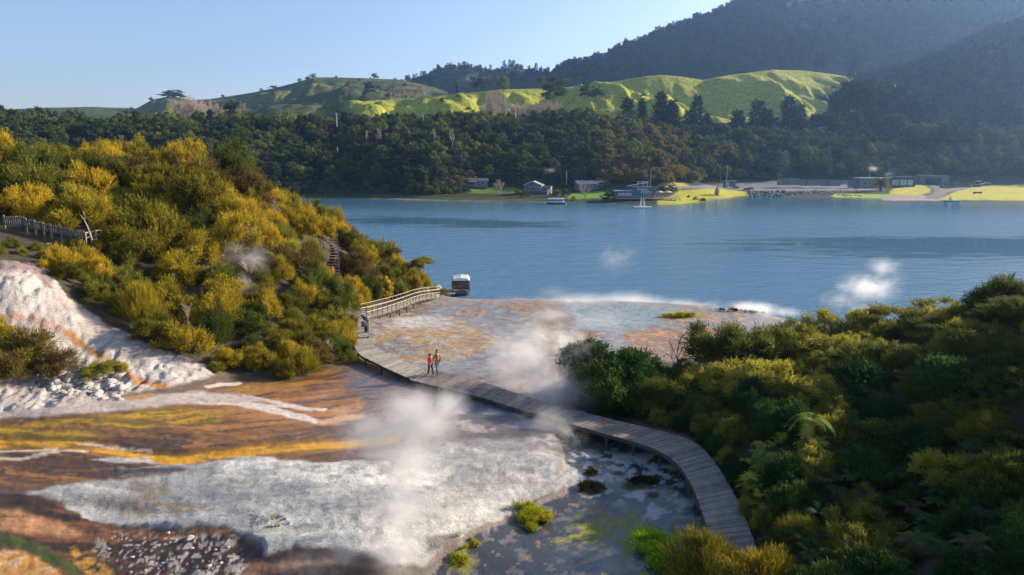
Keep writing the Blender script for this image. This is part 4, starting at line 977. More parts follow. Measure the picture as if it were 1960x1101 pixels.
for (x, y, z, r, u, v) in cand[:290]:
    lit = (1150 < u < 1330 and v > 225) or (1230 < u < 1420 and v > 290) or z > 38 and rs.random() < .3  # sunlight on spur and brow is painted with the olive leaf colour
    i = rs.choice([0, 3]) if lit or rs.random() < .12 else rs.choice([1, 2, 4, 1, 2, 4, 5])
    s_ = far_label(u, v); me = PR['tree'][i][0]
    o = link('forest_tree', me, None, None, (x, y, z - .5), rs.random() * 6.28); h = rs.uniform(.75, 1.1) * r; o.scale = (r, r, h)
    tag(o, ('sunlit-olive coloured' if i in (0, 3) else 'dark green') + ' tree ' + s_, 'tree', ('olive' if i in (0, 3) else 'dark green') + ' trees ' + s_)
def scatter_stuff(name, label, P, kinds):
    """all remaining trees of a wood too dense to count, as one object of instances"""
    col = bpy.data.collections.new(name + '_source')
    for j, (k, i) in enumerate(kinds):
        ob = bpy.data.objects.new('%02d_%s' % (j, k), PR[k][i][0]); col.objects.link(ob)
    P = np.array(P, np.float32)     # x y z sx sz rot idx
    me = bpy.data.meshes.new(name); me.vertices.add(len(P)); me.vertices.foreach_set('co', P[:, :3].ravel())
    for an, ty, dat in (('sc', 'FLOAT_VECTOR', P[:, [3, 3, 4]]), ('rz', 'FLOAT', P[:, 5]), ('ix', 'INT', P[:, 6].astype(np.int32))):
        a = me.attributes.new(an, ty, 'POINT'); a.data.foreach_set('vector' if ty == 'FLOAT_VECTOR' else 'value', dat.ravel())
    o = bpy.data.objects.new(name, me); COL.objects.link(o); tag(o, label, None, None, 'stuff')
    ng = bpy.data.node_groups.new(name, 'GeometryNodeTree'); ng.interface.new_socket('Geometry', in_out='INPUT', socket_type='NodeSocketGeometry'); ng.interface.new_socket('Geometry', in_out='OUTPUT', socket_type='NodeSocketGeometry')
    N = ng.nodes.new; L = ng.links.new
    gi = N('NodeGroupInput'); go = N('NodeGroupOutput'); ip = N('GeometryNodeInstanceOnPoints'); ci = N('GeometryNodeCollectionInfo')
    ci.inputs['Collection'].default_value = col; ci.inputs['Separate Children'].default_value = True; ci.inputs['Reset Children'].default_value = True
    def attr(n_, ty):
        q = N('GeometryNodeInputNamedAttribute'); q.data_type = ty; q.inputs['Name'].default_value = n_; return q.outputs['Attribute']
    L(gi.outputs[0], ip.inputs['Points']); L(ci.outputs[0], ip.inputs['Instance']); ip.inputs['Pick Instance'].default_value = True
    L(attr('ix', 'INT'), ip.inputs['Instance Index']); L(attr('sc', 'FLOAT_VECTOR'), ip.inputs['Scale'])
    cx = N('ShaderNodeCombineXYZ'); L(attr('rz', 'FLOAT'), cx.inputs[2]); L(cx.outputs[0], ip.inputs['Rotation'])
    L(ip.outputs[0], go.inputs[0])
    md = o.modifiers.new('instances', 'NODES'); md.node_group = ng
    return o
P = []
for (x, y, z, r, u, v) in cand[290:5200]:
    lit = (1150 < u < 1330 and v > 225) or (1230 < u < 1420 and v > 290) or z > 38 and rs.random() < .3  # same painted sunlight for the instanced trees
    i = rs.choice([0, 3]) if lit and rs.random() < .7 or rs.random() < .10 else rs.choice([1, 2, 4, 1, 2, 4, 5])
    P.append((x, y, z - .5, r, rs.uniform(.7, 1.15) * r, rs.random() * 6.28, i))
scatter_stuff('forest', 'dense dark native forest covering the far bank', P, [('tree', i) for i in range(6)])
P = []
for nm, n_, smin, smax, t0, t1 in (('mountain', 9000, 4, 8, .15, 1.03), ('bush_ridge', 5200, 2.6, 5.5, .0, 1.03), ('middle_far_hills', 500, 4, 7, .3, 1.02)):
    us, ts, Xx, Yy, Zz = HILLS[nm]
    for _ in range(n_):
        uu = rs.uniform(us[0], min(us[-1], 2060)); tt_ = rs.uniform(t0, t1)
        if nm == 'mountain' and 1490 < uu < 1670 and .3 < tt_ < .55 and rs.random() < .85: continue
        p = hill_pt(nm, uu, tt_); s_ = rs.uniform(smin, smax)
        P.append((p.x + rs.gauss(0, 3), p.y + rs.gauss(0, 3), p.z - 1, s_, s_ * rs.uniform(.8, 1.3), rs.random() * 6.28, rs.choice([0, 0, 1, 2]) if nm != 'bush_ridge' else rs.choice([0, 0, 0, 0, 1])))
us, ts, Xx, Yy, Zz = HILLS['green_hills']
for _ in range(2600):
    uu = rs.uniform(1180, 1860); tt_ = rs.uniform(0, 1.0)
    if uu < 1600 and (tt_ > .10 or rs.random() < .3): continue
    if uu < 1640 and tt_ > .6 and rs.random() < .8: continue
    p = hill_pt('green_hills', uu, tt_); s_ = rs.uniform(2.6, 5.5); P.append((p.x, p.y, p.z - 1, s_, s_ * rs.uniform(.9, 1.5), rs.random() * 6.28, rs.choice([0, 0, 0, 1, 2])))
scatter_stuff('mountain_forest', 'unbroken forest clothing the mountain and ridges', P, [('far_tree', i) for i in range(3)])

# pines, pasture trees and bare poplars beyond the bank
def ridge_pt(name, u):
    us, ts, Xx, Yy, Zz = HILLS[name]
    UU, VV = proj(Xx, Yy, Zz); m_ = np.abs(UU - u) < 6
    VV = np.where(m_, VV, 1e9); i = np.unravel_index(np.argmin(VV), VV.shape); return Vector((Xx[i], Yy[i], Zz[i]))
def far_tree(kind, i, u, vb, vt, d, wpx, lab, cat='tree', grp=None, name=None):
    b_ = at(u, vb, d); t_ = at(u, vt, d); h = t_.z - b_.z; r = wpx / 2 * d / F
    if d >= 1400: b_ = ridge_pt('left_hills' if d < 1900 else 'middle_far_hills', u) - Vector((0, 0, 1.5))
    ph = {'pine': 3.1, 'conifer': 3.1, 'tree': 2.3}[kind]
    i = [1, 2, 4, 5][i % 4] if kind == 'tree' else i
    me, lm = PR[kind][i % len(PR[kind])]
    t = thing(name or {'pine': 'pine_tree', 'conifer': 'conifer_tree', 'tree': 'pasture_tree'}[kind], lab, cat, b_, rs.random() * 6, grp); t.scale = (r, r, h / ph)
    link('crown', me, None, t); link('trunk', lm, None, t) if lm else None
    return t
k = 0
for (u, vb, vt, d, wpx, kind, lab) in [
    (1060,195,143,700,52,'tree','big open-crowned tree standing alone on the green pasture crest'), (1120,190,158,720,22,'tree','slender tree left of its rounder twin on the pasture crest'), (1140,190,160,715,30,'tree','rounder tree of the pair on the pasture crest'),
    (964,172,146,850,28,'tree','dark rounded tree on the skyline above the bare poplars'), (918,172,148,870,28,'tree','dark tree on the skyline left of the rounded one'), (1034,165,146,900,22,'tree','tree half hidden behind the big open-crowned one'),
    (875,178,158,880,10,'conifer','small pointed conifer on the pasture skyline'), (1086,160,150,900,16,'tree','low bush on the skyline between pasture trees'), (1107,158,144,900,14,'tree','small tree where pasture meets the mountain'),
    (1568,137,103,1050,30,'pine','tall open pine on the crest of the green hills'), (1636,142,105,1080,34,'pine','broad hazy pine right of the tall open one'), (1690,150,112,1080,30,'pine','hazy pine in front of the mountain, left of two'), (1720,152,114,1100,26,'pine','hazy pine in front of the mountain, right of two'),
    (448,228,190,560,36,'tree','dark round-headed tree among bare poplars on the left'), (285,187,178,1480,8,'tree','lone tree on the left hill shoulder'), (334,192,176,1400,44,'tree','dark clump of trees on the rounded knoll'), (318,192,180,1400,22,'tree','low tree at the left side of the clump on the knoll'), (350,192,180,1400,26,'tree','low tree at the right side of the clump on the knoll'),
    (246,212,204,1500,9,'tree','tiny tree at the left foot of the knoll'), (495,172,166,1500,9,'tree','tiny tree on the rising ridge, left one'), (520,170,163,1500,18,'tree','small tree group on the rising ridge'),
    (568,156,148,1500,8,'tree','tiny tree left of the hilltop'), (584,150,142,1500,10,'tree','small tree beside the hilltop, left of two'), (594,150,141,1500,12,'tree','small tree beside the hilltop, right of two'), (723,148,135,1500,14,'tree','lone tree on the middle of the left ridge'),
    (785,158,143,1500,10,'tree','lone tree at the right end of the left ridge'), (857,152,137,2000,14,'tree','tree on the dark far hill, left of two'), (896,152,138,2000,14,'tree','tree on the dark far hill, right of two'),
    (708,180,155,1000,22,'tree','olive tree over the bare thicket')]:
    far_tree(kind, k, u, vb, vt, d, wpx, lab); k += 1
# dark pines along the top of the bank
for (u, vt, d, wpx) in [(1206,178,600,30),(1228,186,590,26),(1262,172,600,36),(1290,192,600,28),(1333,180,610,26),(1415,200,620,34),(1450,190,640,32),(1470,200,640,30),(1508,178,640,40),(1535,196,640,30),(1560,206,640,40),
        (1600,176,690,36),(1620,156,700,44),(1650,152,700,46),(1680,160,710,48),(1720,158,720,50),(1750,170,720,54),(1780,186,720,50),(1640,205,660,50),(1715,215,660,56),(1590,218,640,46),(1830,215,680,36),(1860,225,670,34),(1910,190,690,44),(1945,180,700,46),(1975,200,700,40),
        (1320,200,600,24),(1480,214,630,28),(1350,210,610,22),(1400,222,620,30)]:
    vt += rs.uniform(-3, 12); u += rs.uniform(-6, 6); wpx *= rs.uniform(1.2, 1.7)
    x = at(u, vt, d); gz = far_z(x.x, x.y); h = x.z - gz; r = wpx / 2 * d / F
    me, lm = PR['pine'][rs.randrange(3)]
    side = 'behind the lit spur' if u < 1370 else ('below the green gullies' if u < 1590 else ('in the dark stand right of the green hills' if u < 1800 else 'on the hazy slope at the right edge'))
    t = thing('pine_tree', 'tall dark pine ' + side, 'tree', (x.x, x.y, gz), rs.random() * 6, 'dark pines ' + side); t.scale = (r, r, h / 3.05); link('crown', me, None, t); link('trunk', lm, None, t)
for (u, vt, d, wpx) in [(10,205,560,40),(38,208,550,24),(70,200,560,44),(96,206,570,30),(130,206,570,34),(150,206,570,26),(0,196,600,30),(175,218,540,30),(210,220,540,30)]:
    x = at(u, vt, d); gz = far_z(x.x, x.y); h = x.z - gz; r = wpx / 2 * d / F; me, lm = PR['tree'][rs.choice([1, 2, 3, 4])]
    t = thing('round_tree', 'rounded tree on the horizon at the far left', 'tree', (x.x, x.y, gz), 0, 'rounded trees on the far left horizon'); t.scale = (r, r, h / 2.3); link('crown', me, None, t); link('trunk', lm, None, t)
for i in range(46):
    u = rs.uniform(-20, 1180) if i < 34 else rs.uniform(1440, 1950); v = rs.uniform(250, 345) if i % 3 else rs.uniform(248, 275); x = far_at(u, v)
    if open2(u, v) or x.y > 700 or x.z < 3: continue
    side = 'in the dark belt beyond the left slope' if u < 590 else ('on the dark bank above the water' if u < 870 else ('on the bank behind the lakeside houses' if u < 1200 else 'on the shaded bank behind the car park'))
    put('pine' if i % 2 else 'tree', rs.choice([1, 2]), 'emergent_tree', ('tall dark pine' if i % 2 else 'tall dark broad tree') + ' standing above its neighbours ' + side, 'tree', ('tall pines ' if i % 2 else 'tall broad trees ') + side, x, rs.uniform(3.5, 5.5), rs.uniform(4.2, 6.0) if i % 2 else rs.uniform(5, 7))
for i in range(46):
    fu, ft = (rs.uniform(640, 1560), rs.uniform(.05, .8)) if i < 28 else (rs.uniform(300, 820), rs.uniform(.5, .95))
    p = hill_pt('green_hills' if i < 28 else 'left_hills', fu, ft); q_ = rs.uniform(1.4, 3) * (1 if i < 28 else 1.8)
    put('tree', rs.choice([1, 2, 4]), 'pasture_bush', 'small dark bush dotted on the ' + ('sunlit green pasture' if i < 28 else 'olive left hills'), 'bush', 'bushes dotted on the ' + ('green pasture' if i < 28 else 'left hills'), p, q_, q_ * .8, parts=False)
bares = [bare_tree(40 + i, 1.0, .4, 5, .022, 3, 1.3) for i in range(3)]
bm_ = []
for b_ in bares:
    q = bpy.data.meshes.new('bare_crown'); q.from_pydata(b_.v, [], b_.f); q.update(); q.materials.append(M['twig']); bm_.append(q)
def bare(u, vb, vt, d, lab, grp, wide=1.0):
    b0 = at(u, vb, d); h = at(u, vt, d).z - b0.z
    o = link('bare_tree', bm_[rs.randrange(3)], None, None, b0, rs.random() * 6); o.scale = (h * wide, h * wide, h * .95); return tag(o, lab, 'tree', grp)
for i in range(26):
    u = 338 + i * 6 + rs.uniform(-4, 4) if i < 14 else 340 + rs.random() * 150
    bare(u, 236, 174 + rs.uniform(0, 22) + abs(u - 370) * .12, rs.uniform(540, 580), 'leafless pale poplar in the row beyond the left slope', 'leafless poplars beyond the left slope', .8)
for i in range(40):
    u = 930 + i * 3.6 + rs.uniform(-3, 3)
    bare(u, 232, (168 if i < 9 else 186) + rs.uniform(0, 14), rs.uniform(600, 640), 'leafless grey tree in the thicket under the big open-crowned tree', 'leafless thicket on the pasture', .7)
for i in range(22):
    bare(745 + i * 3.2 + rs.uniform(-3, 3), 186, 160 + rs.uniform(0, 8), 1000, 'tiny leafless tree in the thicket at the foot of the left ridge', 'leafless thicket below the left ridge', .9)
for (u, vb, vt) in [(725,290,238),(740,275,250),(832,285,240),(866,280,240),(785,280,245),(702,275,245),(700,300,270)]:
    bare(u, vb, vt, 440, 'pale leafless poplar standing on the dark bank', 'pale poplars on the dark bank', .5)


# ---------------------------------------------------------------- boardwalk
def plankmat(name, c0, c1):
    m, t, b, o = newmat(name); N = t.nodes.new; L = t.links.new
    g = N('ShaderNodeNewGeometry'); rp = N('ShaderNodeValToRGB'); rp.color_ramp.elements[0].color = (*c0, 1); rp.color_ramp.elements[1].color = (*c1, 1)
    tc = N('ShaderNodeTexCoord'); ns = N('ShaderNodeTexNoise'); ns.inputs['Scale'].default_value = 2.5; ns.inputs['Detail'].default_value = 6; L(tc.outputs['Object'], ns.inputs['Vector'])
    a = N('ShaderNodeMath'); a.operation = 'MULTIPLY_ADD'; a.inputs[1].default_value = .6; L(g.outputs['Random Per Island'], a.inputs[0])
    c = N('ShaderNodeMath'); c.operation = 'MULTIPLY_ADD'; c.inputs[1].default_value = 1.2; c.inputs[2].default_value = -.45; L(ns.outputs['Fac'], c.inputs[0]); L(c.outputs[0], a.inputs[2])
    L(a.outputs[0], rp.inputs[0]); L(rp.outputs[0], b.inputs['Base Color']); b.inputs['Roughness'].default_value = .8
    bp = N('ShaderNodeBump'); bp.inputs['Strength'].default_value = .4; bp.inputs['Distance'].default_value = .02; L(ns.outputs['Fac'], bp.inputs['Height']); L(bp.outputs[0], b.inputs['Normal'])
    return m
M['plank'] = plankmat('boardwalk_planks', (.09, .078, .066), (.28, .245, .205))
M['plankpale'] = plankmat('pale_boardwalk_planks', (.19, .165, .13), (.43, .385, .31))
def resample(P, n):
    P = [Vector(p) for p in P]; d = [0]
    for a, b in zip(P, P[1:]): d.append(d[-1] + (b - a).length)
    out = []
    for k in range(n):
        s_ = d[-1] * k / (n - 1)
        for i in range(len(P) - 1):
            if s_ <= d[i + 1] + 1e-9: out.append(P[i].lerp(P[i + 1], (s_ - d[i]) / max(d[i + 1] - d[i], 1e-9))); break
        else: out.append(P[-1])
    return out
def smooth_line(P, it=2):
    P = [Vector(p) for p in P]
    for _ in range(it):
        Q = [P[0]]
        for a, b in zip(P, P[1:]): Q += [a.lerp(b, .25), a.lerp(b, .75)]
        P = Q + [P[-1]]
    return P
def deck(name, label, Lp, Rp, mat, step=.15, posts=True, curb=0):
    n0 = 60; A = resample(smooth_line(Lp), n0); B = resample(smooth_line(Rp), n0)
    ln = sum((((a + b) - (c + d)) / 2).length for a, b, c, d in zip(A, B, A[1:], B[1:]))
    n = int(ln / step); A = resample(A, n + 1); B = resample(B, n + 1)
    t = thing(name, label, 'boardwalk', (0, 0, 0)); mb = MB(); r_ = random.Random(5)
    for k in range(n):
        dz = Vector((0, 0, r_.uniform(-.006, .006))); g = .06
        a0, a1 = A[k].lerp(A[k + 1], g), A[k].lerp(A[k + 1], 1 - g); b0, b1 = B[k].lerp(B[k + 1], g), B[k].lerp(B[k + 1], 1 - g)
        ex = (b0 - a0).normalized() * r_.uniform(-.02, .03)
        mb.prism([a0 + dz - ex, b0 + dz + ex, b1 + dz + ex, a1 + dz - ex], (0, 0, -.045))
    mb.build('decking', mat, t)
    for side, P in (('edge_beam', A), ('edge_beam', B)):
        mb = MB(); o_ = (B[0] - A[0]).normalized() * (.09 if P is A else -.09)
        for k in range(0, n - 2, 3): mb.beam(P[k] + o_ - Vector((0, 0, .16)), P[min(k + 3, n)] + o_ - Vector((0, 0, .16)), .07, .2)
        mb.build(side, M['timber_dark'], t)
    if posts:
        for k in range(2, n, 12):
            for P, s_ in ((A, 1), (B, -1)):
                q = P[k] + (B[k] - A[k]).normalized() * .2 * s_; gz = ground_z(q.x, q.y)
                if q.z - gz > .25: MB().box((q.x, q.y, (q.z + gz) / 2 - .15), (.12, .12, q.z - gz + .1)).build('post', M['timber_dark'], t)
    return A, B
def zl(P, z0, z1): return [onz(u, v, z0 + (z1 - z0) * i / (len(P) - 1)) for i, (u, v) in enumerate(P)]
deck('boardwalk', 'pale upper boardwalk landing in front of the wooden stairs', zl([(655,597),(662,622),(671,647)], 5.05, 4.93), zl([(688,596),(697,619),(707,644)], 5.05, 4.93), M['plankpale'], .2)
deck('boardwalk', 'pale middle section of boardwalk left of the two walkers, above the brown pool', zl([(671,650),(688,681),(711,690),(746,708),(786,725)], 4.9, 4.78), zl([(707,647),(716,664),(740,676),(772,691),(812,708)], 4.9, 4.78), M['plankpale'], .2)
DA, DB = deck('boardwalk', 'long curving plank boardwalk carrying the two walkers and bending down to the foreground',
    zl([(785,727),(850,743),(917,758),(980,779),(1070,804),(1146,827),(1237,851),(1285,874),(1318,912),(1342,970),(1362,1040),(1372,1130)], 4.72, 4.5),
    zl([(812,706),(872,717),(928,732),(985,752),(1060,774),(1168,802),(1270,826),(1338,846),(1380,900),(1413,960),(1446,1040),(1470,1130)], 4.72, 4.5), M['plank'], .15)
t = thing('bench', 'dark slatted bench on the boardwalk landing beside the top of the railing', 'bench', onz(698, 630, 4.97))
d_ = (onz(706, 641, 4.97) - onz(690, 613, 4.97)).normalized()
MB().beam(-d_ * 1.1 + Vector((0, 0, .45)), d_ * 1.1 + Vector((0, 0, .45)), .4, .05).build('seat', M['timber_dark'], t)
nrm = Vector((-d_.y, d_.x, 0)); nrm = nrm if nrm.x < 0 else -nrm
mb = MB()
for h in (.62, .74, .86): mb.beam(-d_ * 1.1 + Vector((0, 0, h)) - nrm * .22, d_ * 1.1 + Vector((0, 0, h)) - nrm * .22, .03, .09)
mb.build('backrest', M['timber_dark'], t)
for s_ in (-1, 1): MB().box(d_ * s_ * 1.0 + Vector((0, 0, .22)), (.3, .08, .45)).build('leg', M['timber_dark'], t)
MB().box(d_ * 1.25 + Vector((0, 0, .65)) - nrm * .2, (.11, .11, 1.3)).build('end_post', M['timber'], t)
# railed walk down to the landing
WL = [(702,608),(740,597),(775,585),(803,573),(842,568)]; WR = [(684,598),(728,585),(768,575),(798,565),(842,561)]
zs = [5.0, 4.7, 4.35, 3.9, 3.3]
WL = [onz(u, v, z) for (u, v), z in zip(WL, zs)]; WR = [onz(u, v, z) for (u, v), z in zip(WR, zs)]
WR = [a + (b - a).normalized() * min((b - a).length, 1.9) for a, b in zip(WL, WR)]
deck('railed_walkway', 'short plank walkway with timber rails sloping down to the boat landing', WL, WR, M['plankpale'], .2)
for side, P, lab in (('near', WL, 'timber handrail on the near side of the walkway to the boat'), ('far', WR, 'timber handrail on the bush side of the walkway to the boat')):
    P = resample(smooth_line(P), 19); t = thing('railing', lab, 'railing', (0, 0, 0))
    for k, p in enumerate(P):
        MB().box(p + Vector((0, 0, .45)), (.08, .08, 1.05), rz=.3).build('post', M['timber'], t)
    mb = MB(); m2_ = MB()
    for a, b in zip(P, P[1:]): mb.beam(a + Vector((0, 0, .98)), b + Vector((0, 0, .98)), .10, .05); m2_.beam(a + Vector((0, 0, .55)), b + Vector((0, 0, .55)), .04, .09)
    mb.build('top_rail', M['timber'], t); m2_.build('middle_rail', M['timber'], t)
# wooden stairs in the bush
t = thing('wooden_stairs', 'steep flight of dark wooden stairs climbing through a gap in the golden bush', 'stairs', at(632, 560, 74))
b0 = at(634, 566, 74); b1 = at(631, 474, 84); W_ = 1.0
for p in (b0, b1): p.z = max(p.z, ground_z(p.x, p.y) + .25)
o0 = Vector(t.location); ns_ = 17
for s_ in (-1, 1):
    MB().beam(b0 - o0 + Vector((s_ * W_, 0, -.12)), b1 - o0 + Vector((s_ * W_, 0, -.12)), .08, .28).build('stringer', M['timber_dark'], t)
    mb = MB().beam(b0 - o0 + Vector((s_ * W_, 0, .95)), b1 - o0 + Vector((s_ * W_, 0, .95)), .07, .07)
    for k in range(6): q = (b0 - o0).lerp(b1 - o0, k / 5) + Vector((s_ * W_, 0, .4)); mb.box(q, (.08, .08, 1.1))
    mb.build('handrail', M['timber_dark'], t)
for k in range(ns_):
    q = b0.lerp(b1, (k + .5) / ns_) - o0
    MB().box(q, (2 * W_ - .1, .34, .05)).build('tread', M['timber'], t)

# ---------------------------------------------------------------- stepped picket fence and snag
M['fencewood'] = simple('grey_fence_timber', (.17, .165, .14), .85, var=.3, scale=5)
t = thing('picket_fence', 'grey picket fence stepping down through the bush on the upper left', 'fence', (0, 0, 0))
FS = [(8,49,414,432),(50,67,420,437),(67,83,424,441),(83,97,428,444),(97,117,431,448),(117,134,436,452),(134,163,441,456)]
for (u0, u1, v0, v1) in FS:
    a = at(u0, v1, 57); b_ = at(u1, v1, 57); h = at(u0, v0, 57).z - a.z; mb = MB(); n = max(3, int((b_.x - a.x) / .17))
    for k in range(n): q = a.lerp(b_, (k + .5) / n); mb.box((q.x, q.y, a.z + h / 2), (.09, .03, h))
    mb.box(((a.x + b_.x) / 2, a.y + .04, a.z + h * .8), (b_.x - a.x, .04, .08)); mb.box(((a.x + b_.x) / 2, a.y + .04, a.z + h * .2), (b_.x - a.x, .04, .08))
    mb.build('picket_panel', M['fencewood'], t)
    MB().box((a.x, a.y + .05, a.z + h / 2 - .7), (.12, .12, h + 1.6)).build('post', M['fencewood'], t)
t = thing('handrail', 'pale timber handrail joining the lower end of the picket fence', 'railing', (0, 0, 0))
a = at(163, 446, 57); b_ = at(192, 440, 59); mb = MB().beam(a, b_, .1, .08).beam(a - Vector((0, 0, .4)), b_ - Vector((0, 0, .4)), .06, .06)
mb.build('rail', M['timber'], t)
for k in range(4): q = a.lerp(b_, k / 3); MB().box((q.x, q.y, q.z - .5), (.1, .1, 1.1)).build('post', M['timber'], t)
t = thing('dead_snag', 'bare white snag leaning above the end of the picket fence', 'dead tree', at(175, 446, 56.5))
MB().tube([(0, 0, -.6), (-.25, 0, .5), (-.5, 0, 1.1), (-.75, 0, 1.5)], [.06, .05, .04, .015], 5).tube([(-.45, 0, 1.0), (-.4, 0, 1.5), (-.5, 0, 1.8)], [.03, .02, .01], 4).build('trunk', M['palebark'], t)

# ---------------------------------------------------------------- people
def skinned(name, verts, edges, radii, mat, parent, sub=2, root=0):
    me = bpy.data.meshes.new(name); me.from_pydata(verts, edges, []); me.update(); o = link(name, me, mat, parent)
    md = o.modifiers.new('skin', 'SKIN'); md.use_smooth_shade = True
    for i, r_ in enumerate(radii):
        s_ = me.skin_vertices[0].data[i]; s_.radius = r_ if isinstance(r_, tuple) else (r_, r_); s_.use_root = (i == root)
    q = o.modifiers.new('sub', 'SUBSURF'); q.levels = sub; q.render_levels = sub
    return o
M['skin'] = simple('skin', (.55, .33, .24), .6, var=.08)
def person(label, p, rz, H, top, legs_, hair, shoe, long_hair=False, phase=1, extra=None):
    t = thing('person', label, 'person', p, rz); k = H / 1.72
    S_ = lambda q: (q[0] * k, q[1] * k, q[2] * k)
    # joints: faces -y, stride along y
    f = phase
    V = [(0,0,.95),(0,0,1.12),(0,-.01,1.32),(0,-.01,1.45),(0,-.02,1.53),(0,-.035,1.62),(0,-.03,1.69),
         (.09,0,.90),(.10,-.16*f,.50),(.10,-.22*f,.09),(.10,-.36*f,.03), (-.09,0,.90),(-.10,.06*f,.49),(-.10,.24*f,.12),(-.10,.13*f,.04),
         (.17,0,1.40),(.23,.10*f,1.15),(.22,.02*f,.92), (-.17,0,1.40),(-.23,-.08*f,1.15),(-.20,-.24*f,.98)]
    E = [(0,1),(1,2),(2,3),(3,4),(4,5),(5,6),(0,7),(7,8),(8,9),(9,10),(0,11),(11,12),(12,13),(13,14),(3,15),(15,16),(16,17),(3,18),(18,19),(19,20)]
    Rr = [(.14,.10),(.12,.09),(.15,.10),(.10,.07),(.05,.05),(.075,.09),(.07,.085),.085,.055,.04,.035,.085,.055,.04,.035,.05,.04,.028,.05,.04,.028]
    for (w_, x) in ((17, .22), (20, -.20)):
        b0 = Vector(V[w_]); i0 = len(V); V.append(tuple(b0 + Vector((0, -.02, -.07)))); Rr.append((.035, .016)); E.append((w_, i0))
        for j, (dy, l) in enumerate(((-.035,.07),(-.012,.08),(.010,.075),(.030,.06))):
            i1 = len(V); V.append(tuple(b0 + Vector((0, dy - .02, -.10)))); V.append(tuple(b0 + Vector((0, dy - .035, -.10 - l)))); Rr += [.009, .007]; E += [(i0, i1), (i1, i1 + 1)]
        i1 = len(V); V.append(tuple(b0 + Vector((0, -.06, -.05)))); V.append(tuple(b0 + Vector((0, -.085, -.10)))); Rr += [.010, .008]; E += [(i0, i1), (i1, i1 + 1)]
    sc = lambda r_: tuple(a * k for a in r_) if isinstance(r_, tuple) else r_ * k
    skinned('body', [S_(v) for v in V], E, [sc(r_) for r_ in Rr], M['skin'], t)
    # nose and ears
    MB().box(S_((0, -.125, 1.60)), (.02 * k, .03 * k, .04 * k)).build('nose', M['skin'], t)
    g = .022
    skinned('jacket', [S_(V[i]) for i in (0,1,2,3,15,16,17,18,19,20)], [(0,1),(1,2),(2,3),(3,4),(4,5),(5,6),(3,7),(7,8),(8,9)],
            [sc(r_) for r_ in ((.16,.125),(.15,.12),(.175,.13),(.11,.09),.075,.06,.045,.075,.06,.045)], top, t)
    skinned('trousers', [S_(V[i]) for i in (0,7,8,9,11,12,13)], [(0,1),(1,2),(2,3),(0,4),(4,5),(5,6)], [sc(r_) for r_ in ((.15,.115),.10,.07,.055,.10,.07,.055)], legs_, t)
    for (a, b_) in ((9, 10), (13, 14)): skinned('shoe', [S_(Vector(V[a]) - Vector((0, 0, .03))), S_(Vector(V[b_]))], [(0, 1)], [.05 * k, .045 * k], shoe, t, 1)
    hv = [(0,.02,1.66),(0,.0,1.72),(0,-.05,1.71)] + ([(0,.05,1.52),(0,.07,1.36)] if long_hair else [(0,.04,1.60)])
    skinned('hair', [S_(v) for v in hv], [(0,1),(1,2),(0,3)] + ([(3,4)] if long_hair else []), [sc(r_) for r_ in ([(.09,.09),(.07,.07),(.05,.04)] + ([(.085,.05),(.06,.03)] if long_hair else [(.075,.05)]))], hair, t)
    if extra: extra(t, k)
    return t
dk = simple('black_cloth', (.02, .022, .03), .9); jean = simple('grey_blue_jeans', (.13, .15, .19), .9); hairm = simple('dark_hair', (.025, .016, .01), .6); hairb = simple('brown_hair', (.10, .045, .02), .6)
orange = simple('tan_top', (.42, .20, .08), .85); whs = simple('white_shoe', (.6, .58, .58), .6); crim = simple('crimson_jacket', (.42, .012, .05), .75)
def scarf(t, k): MB().tube([(.09 * k, -.05 * k, 1.48 * k), (0, -.10 * k, 1.44 * k), (-.09 * k, -.05 * k, 1.48 * k), (0, .07 * k, 1.46 * k), (.09 * k, -.05 * k, 1.48 * k)], .04 * k, 6).build('scarf', simple('pale_blue_scarf', (.35, .42, .55), .9), t)
def tied(t, k): MB().tube([(.15 * k, 0, .98 * k), (0, -.12 * k, .96 * k), (-.15 * k, 0, .98 * k), (0, .12 * k, .97 * k), (.15 * k, 0, .98 * k)], .05 * k, 6).build('tied_jacket', simple('navy_cloth', (.02, .03, .08), .9), t)
pp = onz(824, 719, 4.73); person('person in a crimson jacket and black trousers walking on the boardwalk', pp, R(42), 1.60, crim, dk, hairm, whs, extra=scarf)
pp = onz(837, 716, 4.73) + Vector((0, .1, 0)); person('taller person with long brown hair, tan top and grey-blue jeans walking on the boardwalk', pp, R(40), 1.76, orange, jean, hairb, dk, True, -1, tied)
pp = b0.lerp(b1, .18) + Vector((.25, 0, .03)); person('person in red standing low on the wooden stairs', pp, R(10), 1.65, simple('red_coat', (.5, .02, .03), .8), dk, hairm, dk)

# ---------------------------------------------------------------- boat at the landing
bo = onz(882, 566, 0.0); t = thing('tour_boat', 'small covered boat with a white roof and dark open front moored by the landing', 'boat', bo, R(4)); t.scale = (1, .5, 1)
def loft(sections, mat, name, parent, smooth=True):
    n = len(sections[0]); V = [p for s_ in sections for p in s_]; Fc = []
    for i in range(len(sections) - 1):
        for k in range(n - 1): Fc.append((i * n + k, i * n + k + 1, (i + 1) * n + k + 1, (i + 1) * n + k))
    Fc.append(tuple(range(n))); Fc.append(tuple(range((len(sections) - 1) * n, len(sections) * n)))
    mb = MB(); mb.add(V, Fc); return mb.build(name, mat, parent)
w2_ = 1.38
secs = []
for y, wd, zt, zb in ((-.3, .75, .75, .0), (.4, 1.0, .72, -.35), (7.5, 1.0, .7, -.35), (8.2, .9, .75, -.1)):
    a = w2_ * wd; secs.append([(-a, y, zt), (-a * .8, y, zb), (a * .8, y, zb), (a, y, zt)])
loft(secs, M['dark'], 'hull', t)
MB().box((0, 3.9, .73), (2.6, 8.0, .06)).build('deck', M['metal'], t)
